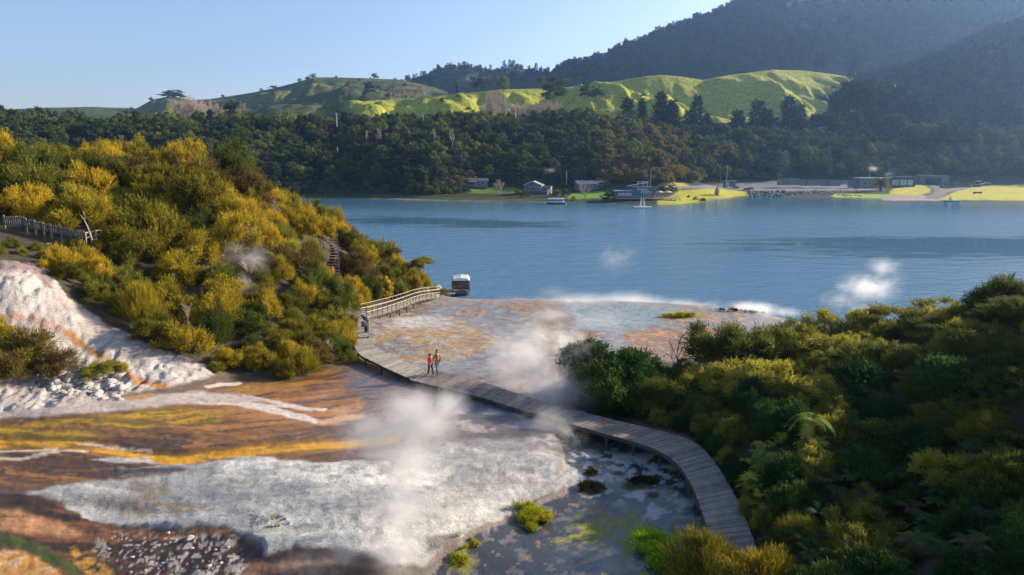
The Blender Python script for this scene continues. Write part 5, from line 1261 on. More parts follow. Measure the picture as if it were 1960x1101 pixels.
rf = [[(-1.35, y, 2.25 + dz), (-1.1, y, 2.6 + dz), (0, y, 2.75 + dz), (1.1, y, 2.6 + dz), (1.35, y, 2.25 + dz)] for y, dz in ((.1, 0), (3.5, .04), (7.3, 0))]
loft(rf, M['white'], 'roof', t)
for y in (1.6, 3.2, 4.8, 6.4):
    MB().tube([(-1.36, y, 2.27), (-1.1, y, 2.64), (0, y, 2.79), (1.1, y, 2.64), (1.36, y, 2.27)], .03, 5).build('roof_rib', M['metal'], t)
for x in (-1.3, 1.3):
    for y in (.15, 2.5, 4.9, 7.2): MB().box((x, y, 1.5), (.09, .09, 1.55)).build('cabin_post', M['dark'], t)
mb = MB(); mb.box((0, .12, 2.2), (2.6, .1, .14)); mb.box((0, .12, 1.02), (2.6, .1, .12)); mb.build('cabin_frame', M['dark'], t)
MB().box((0, .1, 1.6), (2.4, .02, 1.05)).build('windscreen', simple('dark_windscreen', (.05, .055, .06), .15), t)
for x in (-1.32, 1.32): MB().box((x, 3.9, 1.05), (.05, 6.8, .62)).build('side_panel', simple('cream_panel', (.6, .55, .45), .5, var=.1), t)
for y in (1.2, 2.6, 4.0): MB().box((.1, y, 1.1), (1.2, .5, .1)).box((.1, y + .25, 1.35), (1.2, .08, .5)).build('seat', M['redpaint'], t)
MB().box((-.9, .02, 1.35), (.5, .04, .3)).box((.0, -.02, 1.45), (.75, .05, .35)).build('red_panel', simple('faded_red_panel', (.35, .08, .07), .6), t)
MB().prism([(-1.3, -.05, 2.3), (-.75, -.05, 2.3), (-1.1, -.05, 2.95)], (0, .5, 0)).build('roof_flap', M['white'], t)
MB().tube([(0, 2.2, 2.75), (0, 2.2, 3.05)], .1, 8).build('lamp', M['white'], t)
for y, z in ((.02, .62), (-.1, .42)): MB().box((0, y - .35, z), (2.5, .08, .06)).build('rub_rail', M['metal'], t)
# landing stage left of the boat, boulder
t = thing('landing_stage', 'small pale landing stage between the boulder and the boat', 'jetty', onz(858, 563, .6))
mb = MB()
for k in range(12): mb.box((0, k * .3, 0), (1.9, .26, .06))
mb.build('decking', M['plankpale'], t)
for x in (-.8, .8):
    for y in (.2, 3.2): MB().box((x, y, -.5), (.14, .14, 1.6)).build('post', M['timber_dark'], t)
def rock_mesh(seed, fl=.75, sub=3):
    bm = bmesh.new(); bmesh.ops.create_icosphere(bm, subdivisions=sub, radius=1)
    V = np.array([v.co for v in bm.verts]); rg = np.random.default_rng(seed)
    for _ in range(9):
        n_ = unit(rg.normal(size=3)); c = .62 + .3 * rg.random(); d = V @ n_; V = V - np.outer(np.clip(d - c, 0, 9) * .9, n_)
    V = V * (1 + .18 * (fbm(V[:, 0] * 2 + seed, V[:, 1] * 2 + V[:, 2] * 3, seed) - .5))[:, None] * np.array([1, .85, fl])
    for v, q in zip(bm.verts, V): v.co = q
    me = bpy.data.meshes.new('rock'); bm.to_mesh(me); bm.free(); return me
def rock(name, me, mat, p, s, lab, cat='rock', grp=None, tz=0):
    o = bpy.data.objects.new(name, me); COL.objects.link(o)
    if len(me.materials) == 0: me.materials.append(mat)
    o.location = p; o.scale = (s, s, s * .8); o.rotation_euler = (rs.gauss(0, .2), rs.gauss(0, .2), rs.random() * 6.28); return tag(o, lab, cat, grp)
p = at(832, 556, 93); p.z = ground_z(p.x, p.y) + .4; rock('boulder', rock_mesh(4, .95), M['rock'], p, 1.15, 'grey-brown boulder at the water end of the railed walkway', 'boulder')
p = at(846, 566, 92); p.z = ground_z(p.x, p.y); put('wispy', 0, 'grass_clump', 'rusty golden grass clump in front of the boulder by the boat', 'grass clump', None, p, .65, .7)
rms = [rock_mesh(20 + i) for i in range(5)]; wms = [m_.copy() for m_ in rms]; sms = [m_.copy() for m_ in rms]
for m_ in wms: m_.materials.clear()
for i in range(75):
    u = rs.uniform(95, 232); v = 715 + (u - 95) * .12 + rs.uniform(-12, 38); p = ground_at(u, v)
    rock('pale_rock', wms[i % 5], M['whiterock'], p, rs.uniform(.12, .42), 'broken pale rock in the heap at the foot of the white cascade', 'rock', 'pale rocks heaped below the cascade')
for i in range(36):
    u = rs.gauss(330, 75); v = rs.gauss(1062, 26)
    if v > 1110 or v < 1020 or u > 480: continue
    p = ground_at(u, v); rock('white_stone', wms[i % 5], M['whiterock'], p, abs(rs.gauss(0, .05)) + .025, 'small white stone scattered on the dark crust at the bottom left', 'stone', 'white stones on the dark crust')
for i in range(26):
    u = rs.uniform(480, 558); v = rs.uniform(986, 1008); p = ground_at(u, v); rock('small_stone', rms[i % 5], M['rock'], p, rs.uniform(.03, .09), 'small brown stone lying on the white sinter sheet', 'stone', 'brown stones on the white sheet')
# ---------------------------------------------------------------- grass tussocks of the marsh
def tussock(name, u, v, rpx_u, rpx_v, mat, lab, n, hgt, seed, kind='stuff'):
    c = ground_at(u, v, 12); rng = np.random.default_rng(seed); d = c.y
    rx = rpx_u * d / F; ry = rpx_v * d / F / .5
    q = unit(rng.normal(size=(n, 3))); P_ = np.stack([q[:, 0] * rx * rng.random(n) ** .6, q[:, 1] * ry * rng.random(n) ** .6, np.zeros(n)], 1)
    keep = vnoise(P_[:, 0] * 2.2 + seed * 9, P_[:, 1] * 2.2, seed) > .38; P_ = P_[keep]
    hh = vnoise(P_[:, 0] * 3 + seed, P_[:, 1] * 3, seed) * hgt * 1.2
    for k in range(len(P_)): P_[k, 2] = ground_z(c.x + P_[k, 0], c.y + P_[k, 1]) - c.z + hh[k] * .6 * rng.random()
    V = sprays(rng, P_, np.tile([0, 0, 1.], (len(P_), 1)), .05, 4, 2, hgt * .5, hgt * .6, .03, up=.6, rnd=.5)
    o = link(name, quads_mesh(name, V), mat, None, c); tag(o, lab, None, None, kind); return o
M['mossgreen'] = leafmat('bright_moss', (.14, .2, .01), (.32, .36, .02), (.5, .42, .03), .3, 2.0)
M['mossdark'] = leafmat('dark_moss', (.02, .025, .01), (.05, .05, .015), (.09, .07, .02), .2, 2.0)
M['grassgreen'] = leafmat('bright_grass', (.06, .16, .01), (.2, .36, .015), (.4, .5, .03), .4, 2.0)
tussock('grass', 1015, 992, 50, 15, M['mossgreen'], 'bright yellow-green grass mound at the edge of the white sheet', 900, .3, 1)
tussock('grass', 1017, 1016, 14, 7, M['mossgreen'], 'small yellow grass tuft below the large yellow-green mound', 160, .2, 2)
tussock('grass', 1133, 939, 30, 9, M['mossdark'], 'round dark olive tussock in the shaded marsh', 420, .22, 3)
tussock('grass', 1232, 926, 34, 10, M['mossdark'], 'wider dark tussock in the marsh near the boardwalk', 420, .22, 4)
tussock('grass', 1130, 905, 15, 7, M['mossdark'], 'small dark tussock above the round one', 120, .18, 5)
tussock('grass', 1250, 1048, 48, 26, M['grassgreen'], 'bright green grass growing at the foreground edge of the marsh', 1200, .35, 6)
tussock('grass', 1290, 1085, 60, 22, M['grassgreen'], 'yellow-green grass in the bottom foreground beside the feathery bush', 900, .35, 7)
tussock('grass', 895, 1045, 26, 9, M['mossgreen'], 'olive grass patch at the lower tip of the white sheet', 200, .2, 8)
tussock('grass', 880, 1075, 22, 12, M['mossgreen'], 'sparse yellow moss on the dark mud at the bottom', 160, .15, 9)
tussock('grass', 1305, 606, 40, 6, M['mossgreen'], 'golden grass bank on the lake-edge flats', 600, .35, 10)
tussock('grass', 1415, 598, 60, 5, M['mossdark'], 'low dark reeds along the lake edge', 240, .35, 11)

# ---------------------------------------------------------------- far shore: buildings
BL = {'cafe': simple('slate_blue_cladding', (.10, .125, .17), .7, var=.1, scale=.4), 'grey': simple('grey_weatherboard', (.13, .15, .17), .7, var=.12, scale=.5), 'dkgrey': simple('dark_cladding', (.06, .065, .08), .7, var=.15),
      'roof': simple('pale_iron_roof', (.30, .31, .32), .45, var=.12, scale=.4), 'dkroof': simple('dark_iron_roof', (.09, .10, .11), .5, var=.12, scale=.4), 'green': simple('green_shed_paint', (.10, .17, .14), .7, var=.1),
      'cream': simple('cream_paint', (.55, .52, .45), .6, var=.08), 'screen': simple('grey_green_screen', (.16, .2, .2), .8, var=.2, scale=.3), 'litglass': simple('painted_reflection_glass', (.35, .42, .46), .15, var=.15)}  # litglass has a bright reflection put into its base colour
def px(d): return d / F
def window(par, x, y, z, w_, h, glass=M['glass']):
    f = MB().box((x, y, z), (w_ + .2, .1, h + .2)).build('window', M['white'], par)
    MB().box((x, y - .06, z), (w_, .04, h)).build('pane', glass, f)
def gable_house(name, lab, p, rz, Lx, Ly, hw, hr, wall, roof, wins, ridge='x'):
    t = thing(name, lab, 'house', p, rz)
    MB().box((0, 0, hw / 2 - .5), (Lx, Ly, hw + 1)).build('wall', wall, t)
    e = .5
    if ridge == 'x':
        for s_ in (-1, 1):
            MB().prism([(-Lx / 2 - e, s_ * (Ly / 2 + e), hw - .15), (Lx / 2 + e, s_ * (Ly / 2 + e), hw - .15), (Lx / 2 + e, 0, hw + hr), (-Lx / 2 - e, 0, hw + hr)], (0, 0, .14)).build('roof', roof, t)
        for s_ in (-1, 1): MB().prism([(s_ * (Lx / 2 - .05), -Ly / 2, hw), (s_ * (Lx / 2 - .05), Ly / 2, hw), (s_ * (Lx / 2 - .05), 0, hw + hr - .1)], (-s_ * .1, 0, 0)).build('gable', wall, t)
    else:
        for s_ in (-1, 1):
            MB().prism([(s_ * (Lx / 2 + e), -Ly / 2 - e, hw - .15), (s_ * (Lx / 2 + e), Ly / 2 + e, hw - .15), (0, Ly / 2 + e, hw + hr), (0, -Ly / 2 - e, hw + hr)], (0, 0, .14)).build('roof', roof, t)
        for s_ in (-1, 1): MB().prism([(-Lx / 2, s_ * (Ly / 2 - .05), hw), (Lx / 2, s_ * (Ly / 2 - .05), hw), (0, s_ * (Ly / 2 - .05), hw + hr - .1)], (0, -s_ * .1, 0)).build('gable', wall, t)
        mb = MB()
        for s_ in (-1, 1): mb.beam((s_ * (Lx / 2 + e), -Ly / 2 - e - .05, hw - .1), (0, -Ly / 2 - e - .05, hw + hr + .1), .08, .25)
        mb.build('barge_board', M['white'], t)
    for (x, z, w_, h) in wins: window(t, x, -Ly / 2 - .04, z, w_, h)
    return t
def base(u, v, lo=310):
    p = far_at(u, v, lo); return p
p = base(908, 357); h1 = gable_house('lakeside_house', 'low dark-roofed house with white posts, leftmost on the far shore', p, R(4), 16, 7, 3.2, 1.6, BL['grey'], BL['dkroof'], [(-6, 1.6, 2.6, 1.6), (-1.6, 1.6, 2.4, 1.4), (4.8, 1.7, 2.0, 1.2)])
mb = MB()
for x in (-7.6, -5.4, -3.2, .8): mb.box((x, -4.6, 1.4), (.18, .18, 2.8))
mb.box((-3.4, -4.6, 2.85), (9, .2, .22)); mb.build('verandah_post', M['white'], h1); MB().box((-3.4, -4.6, 2.9 + .12), (9.2, 2.2, .12)).build('verandah_roof', M['white'], h1)
p = base(1022, 370); h2 = gable_house('lakeside_house', 'grey house with a pale gabled roof and white windows in the middle of the shore', p, R(-12), 10, 9, 4.6, 2.2, BL['grey'], BL['roof'], [(-2.7, 2.6, 1.2, 1.6), (.4, 2.6, 2.2, 1.8), (3.4, 2.7, 1.0, 1.3)], 'y')
MB().box((7.4, 1, 1.9), (5, 6, 3.8)).build('annex', BL['grey'], h2); MB().box((7.4, 1, 3.9), (5.4, 6.4, .18)).build('annex_roof', BL['dkroof'], h2); window(h2, 6.6, -2.06, 2.2, 1.2, 1.4); MB().box((9.0, -2.06, 1.5), (1.2, .08, 2.4)).build('door', M['white'], h2)
MB().box((1.5, -6, .5), (15, 3, 1.8)).build('terrace', BL['dkgrey'], h2)
p = base(1132, 363); h3 = gable_house('lakeside_house', 'long grey house with a pale roof and a bare tree in front', p, R(8), 19, 8, 3.3, 1.7, BL['grey'], BL['roof'], [(-6, 1.7, 2.4, 1.2), (-1, 1.8, 1.6, 1.2), (4.2, 1.7, 3.2, 2.0)])
MB().prism([(2.2, -4.6, 3.2), (7.6, -4.6, 3.2), (4.9, -4.6, 5.0)], (0, 3, 0)).build('front_gable', BL['dkgrey'], h3)
mb = MB()
for s_ in (-1, 1): mb.beam((4.9 + s_ * 3.1, -4.75, 3.1), (4.9, -4.75, 5.15), .1, .3)
mb.build('barge_board', M['white'], h3)
# blue cafe on piles
o0 = onz(1178, 386, 0.3); o1 = onz(1251, 386, 0.3); t = thing('lakeside_cafe', 'slate-blue flat-roofed cafe with white script lettering and a deck on piles', 'cafe', o0, math.atan2(o1.y - o0.y, o1.x - o0.x))
Wc = (o1 - o0).length; k = px(345)
MB().box((4.6, 4, 3.0), (9.2, 8, 4.2)).build('low_wing', BL['cafe'], t); MB().box((4.6, 3.9, 5.2), (9.6, 8.6, .25)).build('wing_roof', BL['roof'], t)
MB().box((9.2 + (Wc - 9.2) / 2, 4.5, 4.0), (Wc - 9.2, 9, 6.2)).build('main_block', BL['cafe'], t); MB().box((9.2 + (Wc - 9.2) / 2, 4.5, 7.16), (Wc - 8.9, 9.3, .16)).build('block_coping', BL['dkgrey'], t)
for i in range(6): window(t, 1.6 + i * 1.15, -.04, 3.6, .8, 1.1, BL['litglass'])
for i in range(3): window(t, Wc - 4.6 + i * 1.2, -.04, 3.0, .9, 1.5, M['glass'])
tx = bpy.data.curves.new('lettering', 'FONT'); tx.body = 'Orakei\n    korako'; tx.size = 1.9; tx.space_line = .62; tx.extrude = .04; tx.shear = .25; tx.materials.append(M['white'])
q0 = bpy.data.objects.new('lettering', tx); tm_ = bpy.data.meshes.new_from_object(q0); q = link('lettering', tm_, M['white'], t); q.location = (10.2, -.1, 5.5); q.rotation_euler = (math.pi / 2, 0, 0)
mb = MB().box((Wc * .5 + 6, -1.6, 1.55), (Wc + 12.5, 4.4, .3))
mb.build('deck', M['timber'], t); mb = MB()
for i in range(15): mb.box((i * 2.2 + .5, -3.4, .3), (.3, .3, 2.6))
mb.build('pile', M['timber_dark'], t); mb = MB()
for i in range(22): mb.box((i * 1.45, -3.7, 2.2), (.08, .08, 1.1))
mb.box((Wc * .5 + 6, -3.7, 2.75), (Wc + 12.5, .08, .08)).box((Wc * .5 + 6, -3.7, 2.3), (Wc + 12.5, .04, .05)); mb.build('railing', M['metal'], t)
mb = MB().prism([(7.5, 9, 7.0), (17.5, 9, 9.0), (17.5, 9, 9.3), (7.5, 9, 7.3)], (0, 3, 0)); mb.build('rear_roof', BL['roof'], t)
mb = MB()
for x in (12.5, 15, 17.5): mb.box((x, 9.0, 8.2), (.25, .25, 2.6))
mb.box((15, 8.9, 9.5), (5.6, .2, .25)).box((15, 8.9, 8.6), (5.6, .15, .15)); mb.build('white_frame', M['white'], t)
c0 = t.matrix_basis.copy()
def onCafe(x, y, z): return c0 @ Vector((x, y, z)) if False else Vector(o0) + Matrix.Rotation(math.atan2(o1.y - o0.y, o1.x - o0.x), 3, 'Z') @ Vector((x, y, z))
for i, (x, lab) in enumerate(((21.5, 'pale canvas parasol on the cafe deck beside the blue wall'), (25.5, 'pale canvas parasol at the outer part of the cafe deck'))):
    u_ = thing('parasol', lab, 'parasol', onCafe(x, -1, 1.7)); MB().tube([(0, 0, 0), (0, 0, 3.6)], .06, 5).build('pole', M['timber'], u_)
    mb = MB(); n = 8; V = [(0, 0, 3.9)] + [(math.cos(a * 6.283 / n) * 2.6, math.sin(a * 6.283 / n) * 2.0, 2.9) for a in range(n)] + [(0, 0, 3.75)]; mb.add(V, [(0, 1 + k_, 1 + (k_ + 1) % n) for k_ in range(n)] + [(n + 1, 1 + (k_ + 1) % n, 1 + k_) for k_ in range(n)]); mb.build('canopy', BL['cream'], u_)
for i in range(6):
    u_ = thing('cafe_table', 'small table with red seats on the cafe deck', 'table', onCafe(19 + i * 2.1, -2.2 + (i % 2) * 1.4, 1.7), 0, 'tables on the cafe deck')
    MB().box((0, 0, .72), (.9, .9, .06)).build('table_top', BL['cream'], u_); MB().tube([(0, 0, 0), (0, 0, .7)], .06, 5).build('leg', M['metal'], u_)
    for s_ in (-1, 1): MB().box((s_ * .8, 0, .45), (.45, .45, .06)).box((s_ * 1.0, 0, .7), (.05, .45, .5)).build('seat', M['redpaint'], u_)
p = base(1243, 372); p = at(1243, 357, 362); t = thing('carved_pole', 'tall dark carved pole rising behind the blue cafe', 'pole', (p.x, p.y, far_z(p.x, p.y)))
hh = at(1243, 323, 362).z - t.location.z; mb = MB(); MB().tube([(0, 0, -.5), (0, 0, hh * .5), (0, 0, hh)], [.75, .7, .62], 8).build('shaft', M['timber_dark'], t)
for z in (.95, .6, .8): mb.tube([(0, 0, hh * z - .3), (0, 0, hh * z)], [.85, .8], 8)
mb.build('carving', M['timber_dark'], t)
# right-hand buildings
def flat_building(name, lab, u0, u1, vt, vb, d, mat, rmat, depth, wins=(), cat='building'):
    a = at(u0, vb, d); b_ = at(u1, vb, d); h = at(u0, vt, d).z - a.z; W_ = b_.x - a.x; t = thing(name, lab, cat, ((a.x + b_.x) / 2, d + depth / 2, a.z))
    MB().box((0, 0, h / 2 - 1), (W_, depth, h + 2)).build('wall', mat, t); MB().box((0, -.2, h + .12), (W_ + .8, depth + 1, .24)).build('roof', rmat, t)
    for (x, z, w_, hh_, g) in wins: window(t, x * W_, -depth / 2 - .04, z * h, w_, hh_, g)
    return t
GL = BL['litglass']
flat_building('visitor_building', 'low slate-blue building with a white roof edge behind the palm', 1643, 1702, 341, 362, 490, BL['grey'], M['white'], 8, [(-.3, .5, 3, 2, M['glass'])])
flat_building('glass_pavilion', 'long dark pavilion with tall pale windows right of the palm', 1704, 1751, 339, 357, 500, BL['dkgrey'], BL['dkroof'], 8, [(-.30, .4, 4.5, 3.6, GL), (.02, .4, 4.5, 3.6, GL), (.30, .4, 3.2, 3.6, GL)])
g_ = flat_building('open_garage', 'dark grey garage with black panels for its wide shaded openings', 1759, 1816, 337, 353, 530, BL['grey'], BL['dkroof'], 8)
MB().box((-.5, -4.05, 2.4), (12, .3, 4.6)).build('doorway_shade', M['dark'], g_); MB().box((-.5, -4.25, 2.4), (.4, .1, 4.6)).build('door_post', BL['grey'], g_)  # black panel stands in for the shade inside the openings
g_ = flat_building('storage_shed', 'small green shed beside the white car', 1387, 1408, 347, 356, 478, BL['green'], BL['roof'], 4, cat='shed'); MB().box((-1.5, -2.04, 1.2), (1.4, .06, 2.2)).build('door', BL['cream'], g_)
# screen fence behind the car park
t = thing('screen_fence', 'grey-green screen fence along the back of the car park', 'fence', (0, 0, 0))
for (u0, u1, vt, vb) in ((1487,1530,342,352),(1530,1570,344,353),(1570,1608,345,354),(1622,1644,346,357)):
    a = at(u0, vb, 505); b_ = at(u1, vb, 500); h = at(u0, vt, 505).z - a.z; m_ = (a + b_) / 2
    MB().beam((a.x, a.y, a.z + h / 2 - .5), (b_.x, b_.y, b_.z + h / 2 - .5), .12, h + 1).build('panel', BL['screen'], t)
for u in (1487, 1500, 1515, 1530, 1543, 1557, 1570, 1583, 1596, 1608): a = at(u, 353, 502.5); MB().box((a.x, a.y - .15, a.z + 1.8), (.2, .2, 4.6)).build('post', M['timber_dark'], t)
# rock sea wall of individual rocks
for i in range(230):
    u = 1432 + 232 * (i / 230) + rs.uniform(-1, 1); v = rs.uniform(365.5, 377); p = onz(u, v, 1.9 - (v - 365) * .15); 
    rock('seawall_rock', sms[i % 5], M['seawall'], p, rs.uniform(.7, 1.25), 'dark grey rock in the sea wall below the car park', 'rock', 'rocks of the sea wall')
# palm
p = base(1685, 366); t = thing('palm_tree', 'round-headed palm standing in front of the low buildings', 'palm', p); hh = at(1685, 350, p.y).z - p.z
MB().tube([(0, 0, -.5), (0, 0, hh)], [.8, .6], 8).build('trunk', M['bark'], t)
rng = np.random.default_rng(77); Vs = []
for k in range(90):
    a = rng.random() * 6.283; el = rng.uniform(-.5, 1.35); l = 6.6 * (.8 + .3 * rng.random()); n = 22; tt_ = np.linspace(.05, 1, n)
    r_ = l * tt_ * math.cos(el) ; z = l * tt_ * math.sin(el) - l * .45 * tt_ ** 2; Pp = np.stack([np.cos(a) * r_, np.sin(a) * r_, z + hh], 1); side = np.array([-math.sin(a), math.cos(a), 0])
    for s_ in (-1, 1):
        tip = Pp + side * s_ * .9 * (1 - tt_[:, None] * .6) + np.array([0, 0, -.25]); dl = np.array([math.cos(a), math.sin(a), 0]) * .2
        Vs.append(np.stack([Pp - dl, Pp + dl, tip + dl * .4, tip - dl * .4], 1).reshape(-1, 3))
M['palm'] = leafmat('palm_fronds', (.06, .08, .015), (.18, .19, .02), (.36, .30, .04), .3, .5)
link('crown', quads_mesh('crown', np.concatenate(Vs)), M['palm'], t)
# cars
def car(lab, p, rz, paint, s=1.0):
    t = thing('parked_car', lab, 'car', p, rz)
    prof = [(-2.1, .35), (-2.15, .8), (-1.9, .95), (-1.55, 1.0), (-1.1, 1.45), (.7, 1.48), (1.25, 1.0), (2.0, .85), (2.15, .6), (2.1, .35)]
    MB().prism([(x, -.85, z) for x, z in prof], (0, 1.7, 0)).build('body', paint, t, bevel=.05)
    for s_ in (-1, 1): MB().prism([(-1.3, s_ * .87, 1.02), (-1.0, s_ * .87, 1.38), (.62, s_ * .87, 1.4), (1.02, s_ * .87, 1.02)], (0, s_ * -.03, 0)).build('side_window', M['glass'], t)
    MB().prism([(.78, -.7, 1.42), (.78, .7, 1.42), (1.26, .75, 1.04), (1.26, -.75, 1.04)], (.03, 0, .02)).build('windscreen', M['glass'], t)
    for x in (-1.35, 1.35):
        for s_ in (-1, 1):
            w_ = MB().tube([(x, s_ * .76, .33), (x, s_ * .92, .33)], .33, 12).build('wheel', M['tyre'], t); MB().tube([(x, s_ * .91, .33), (x, s_ * .94, .33)], .19, 10).build('rim', M['metal'], w_)
    for s_ in (-1, 1): MB().box((2.12, s_ * .6, .68), (.06, .35, .15)).build('headlight', M['white'], t)
def gp(u, v): p = base(u, v); return p
car('white car beside the green shed', gp(1395, 361), R(200), simple('white_car_paint', (.7, .7, .72), .25, var=.03))
car('dark car between the white car and the red one', gp(1410, 361), R(20), simple('grey_car_paint', (.08, .09, .11), .25, var=.05))
car('red car with its tailgate towards the sea wall', gp(1437, 363), R(185), simple('red_car_paint', (.5, .02, .02), .25, var=.05))
car('dark low car parked against the red car', gp(1429, 364.5), R(170), simple('black_car_paint', (.03, .035, .05), .25, var=.05))
t = thing('stone_monument', 'dark upright stone monument on the lawn by the cafe', 'monument', gp(1372, 374)); MB().tube([(0, 0, -.2), (0, 0, 1), (.1, 0, 3.2), (0, 0, 4.3)], [1.5, 1.4, 1.25, .7], 7).build('stone', M['rock'], t); MB().tube([(0, 0, 4.2), (.8, 0, 5.6)], [.2, .08], 5).build('carving', M['timber_dark'], t)
# boats and platforms on the far side
bo = onz(1066, 390.5, 0); t = thing('water_taxi', 'white passenger boat with a row of windows at the small jetty', 'boat', bo, R(-6)); Lb = 36 * px(328)
loft([[(x, -1.3 * w_, .9), (x, -1.0 * w_, -.3), (x, 1.0 * w_, -.3), (x, 1.3 * w_, .9)] for x, w_ in ((-Lb / 2, .9), (Lb * .3, 1), (Lb * .45, .6), (Lb / 2, .1))], M['dark'], 'hull', t)
MB().prism([(-Lb * .48, -1.2, .9), (Lb * .38, -1.2, .9), (Lb * .28, -1.2, 2.5), (-Lb * .48, -1.2, 2.5)], (0, 2.4, 0)).build('cabin', M['white'], t); MB().box((-.3, 0, 2.6), (Lb * .86, 2.8, .14)).build('roof', M['white'], t)
for i in range(6): MB().box((-Lb * .40 + i * 1.25, -1.23, 1.75), (.95, .05, .8)).build('window', M['glass'], t)
MB().box((Lb * .02, -1.36, .78), (Lb * .9, .06, .2)).build('stripe', M['white'], t)
t = thing('small_jetty', 'thin pale jetty reaching the white passenger boat from the left', 'jetty', onz(1036, 387.5, .5)); MB().box((0, 0, 0), (7, 1.4, .18)).build('decking', M['plankpale'], t)
for x in (-2.5, 0, 2.5): MB().box((x, 0, -.6), (.2, .2, 1.4)).build('post', M['timber_dark'], t)
t = thing('swimming_platform', 'floating platform with a white slide frame in front of the cafe', 'platform', onz(1230, 397, .3)); MB().box((0, 0, 0), (34 * px(295), 3.6, .5)).build('float', BL['cream'], t)
for x in (-1.0, .9): MB().beam((x, -1, .2), (x * .55, .6, 4.4), .18, .18).beam((x, 1.4, .2), (x * .55, .6, 4.4), .14, .14).build('leg', M['white'], t)
mb = MB()
for k in range(6): mb.box((0, -1 + 1.6 * k / 6, .6 + 3.6 * k / 6), (1.6 - .12 * k, .12, .1))
mb.build('ladder', M['white'], t)
t = thing('moored_dinghy', 'pale pontoon dinghy moored off the right-hand lawn', 'boat', onz(1824, 386, .1), R(5)); Lb = 8.5
for y in (-.9, .9): MB().tube([(-Lb / 2, y, .3), (Lb * .35, y, .35), (Lb / 2, y * .7, .6)], [.35, .35, .2], 8).build('hull', M['metal'], t)
MB().box((0, 0, .65), (Lb * .85, 2.2, .12)).build('deck', BL['cream'], t); MB().prism([(-2.2, -.7, .7), (-.8, -.7, .7), (-1.6, -.7, 2.3)], (0, 1.4, 0)).build('canopy', M['white'], t)
# digger on a trailer, planter, log seat on the right lawns
p = gp(1870, 358); t = thing('excavator', 'small green digger parked on the right-hand lawn edge', 'digger', p, R(8))
for y in (-.9, .9): MB().box((0, y, .45), (4.4, .6, .9)).build('track', M['tyre'], t, bevel=.15)
MB().box((-.4, 0, 1.4), (3.6, 2.0, 1.0)).build('body', simple('digger_green', (.05, .2, .17), .5), t, bevel=.1); c_ = MB().box((.2, -.3, 2.8), (1.6, 1.3, 1.8)).build('cab', M['glass'], t, bevel=.05); MB().box((.2, -.3, 3.8), (2.6, 2.2, .2)).build('roof', M['white'], t)
MB().beam((1.4, 0, 1.6), (6.5, 0, 2.9), .35, .5).beam((6.5, 0, 2.9), (10.5, 0, 2.3), .3, .35).build('boom', M['metal'], t); MB().box((10.9, 0, 1.9), (.8, 1.0, .8)).build('bucket', M['dark'], t)
t = thing('planter', 'long grey-green planter wall beside the drive', 'planter', gp(1829, 359)); MB().box((0, 0, .7), (20, 2.4, 2.0)).build('wall', BL['screen'], t)
for i in range(12):
    q = Vector(t.location) + Vector((-9 + i * 1.65, 0, 1.6)); put('tree', 0 if i % 2 else 3, 'hedge_shrub', 'brownish shrub growing in the long planter', 'shrub', 'shrubs in the long planter', q, rs.uniform(1.2, 1.6), rs.uniform(.7, 1.0), parts=False)
t = thing('log_seat', 'dark low log seat on the right-hand lawn', 'seat', gp(1871, 371)); MB().tube([(-2.4, 0, .7), (2.4, 0, .7)], .4, 8).build('log', M['timber_dark'], t); MB().box((-1.8, 0, .2), (.5, .9, .8)).box((1.8, 0, .2), (.5, .9, .8)).build('leg', M['timber_dark'], t)
# shore shrubs and garden trees
for (u, v, r, i, lab) in [(1005,378,2.6,3,'round shrub on the shore left of the grey gabled house'),(1165,386,3.6,1,'dark clipped bush between the long house and the blue cafe'),(1085,376,2.6,2,'dark shrub behind the jetty'),(1098,384,1.6,3,'yellow-green shrub at the water edge'),
    (1065,376,3.0,0,'olive shrub in front of the grey gabled house'),(1330,383,1.4,3,'brown shrub at the lawn edge'),(1345,386,1.6,0,'rusty shrub on the lawn shore'),(1318,378,1.0,3,'small shrub on the cafe lawn'),(1266,366,2.4,0,'sunlit shrub behind the cafe deck'),(1285,364,2.6,3,'yellowish shrub behind the parasols'),
    (1300,330,2.8,3,'green tree at the foot of the lit spur, upper'),(1318,345,2.4,0,'green tree at the foot of the lit spur, lower'),(990,374,1.8,2,'dark shrub left of the round shrub')]:
    p = gp(u, v); put('tree', i, 'garden_shrub', lab, 'shrub', None, p + Vector((0, 0, -.3)), r, r * .8)
for (u, v, h, w_, lab) in [(960,372,9,1.1,'grey leafless spreading tree between two lakeside houses'),(1120,380,10,1.0,'brown leafless tree in front of the long house')]:
    p = gp(u, v); o = link('leafless_tree', bm_[1].copy() if w_ > 1 else bm_[0], None, None, p); o.scale = (h * w_ * 1.3, h * w_ * 1.3, h); tag(o, lab, 'tree')
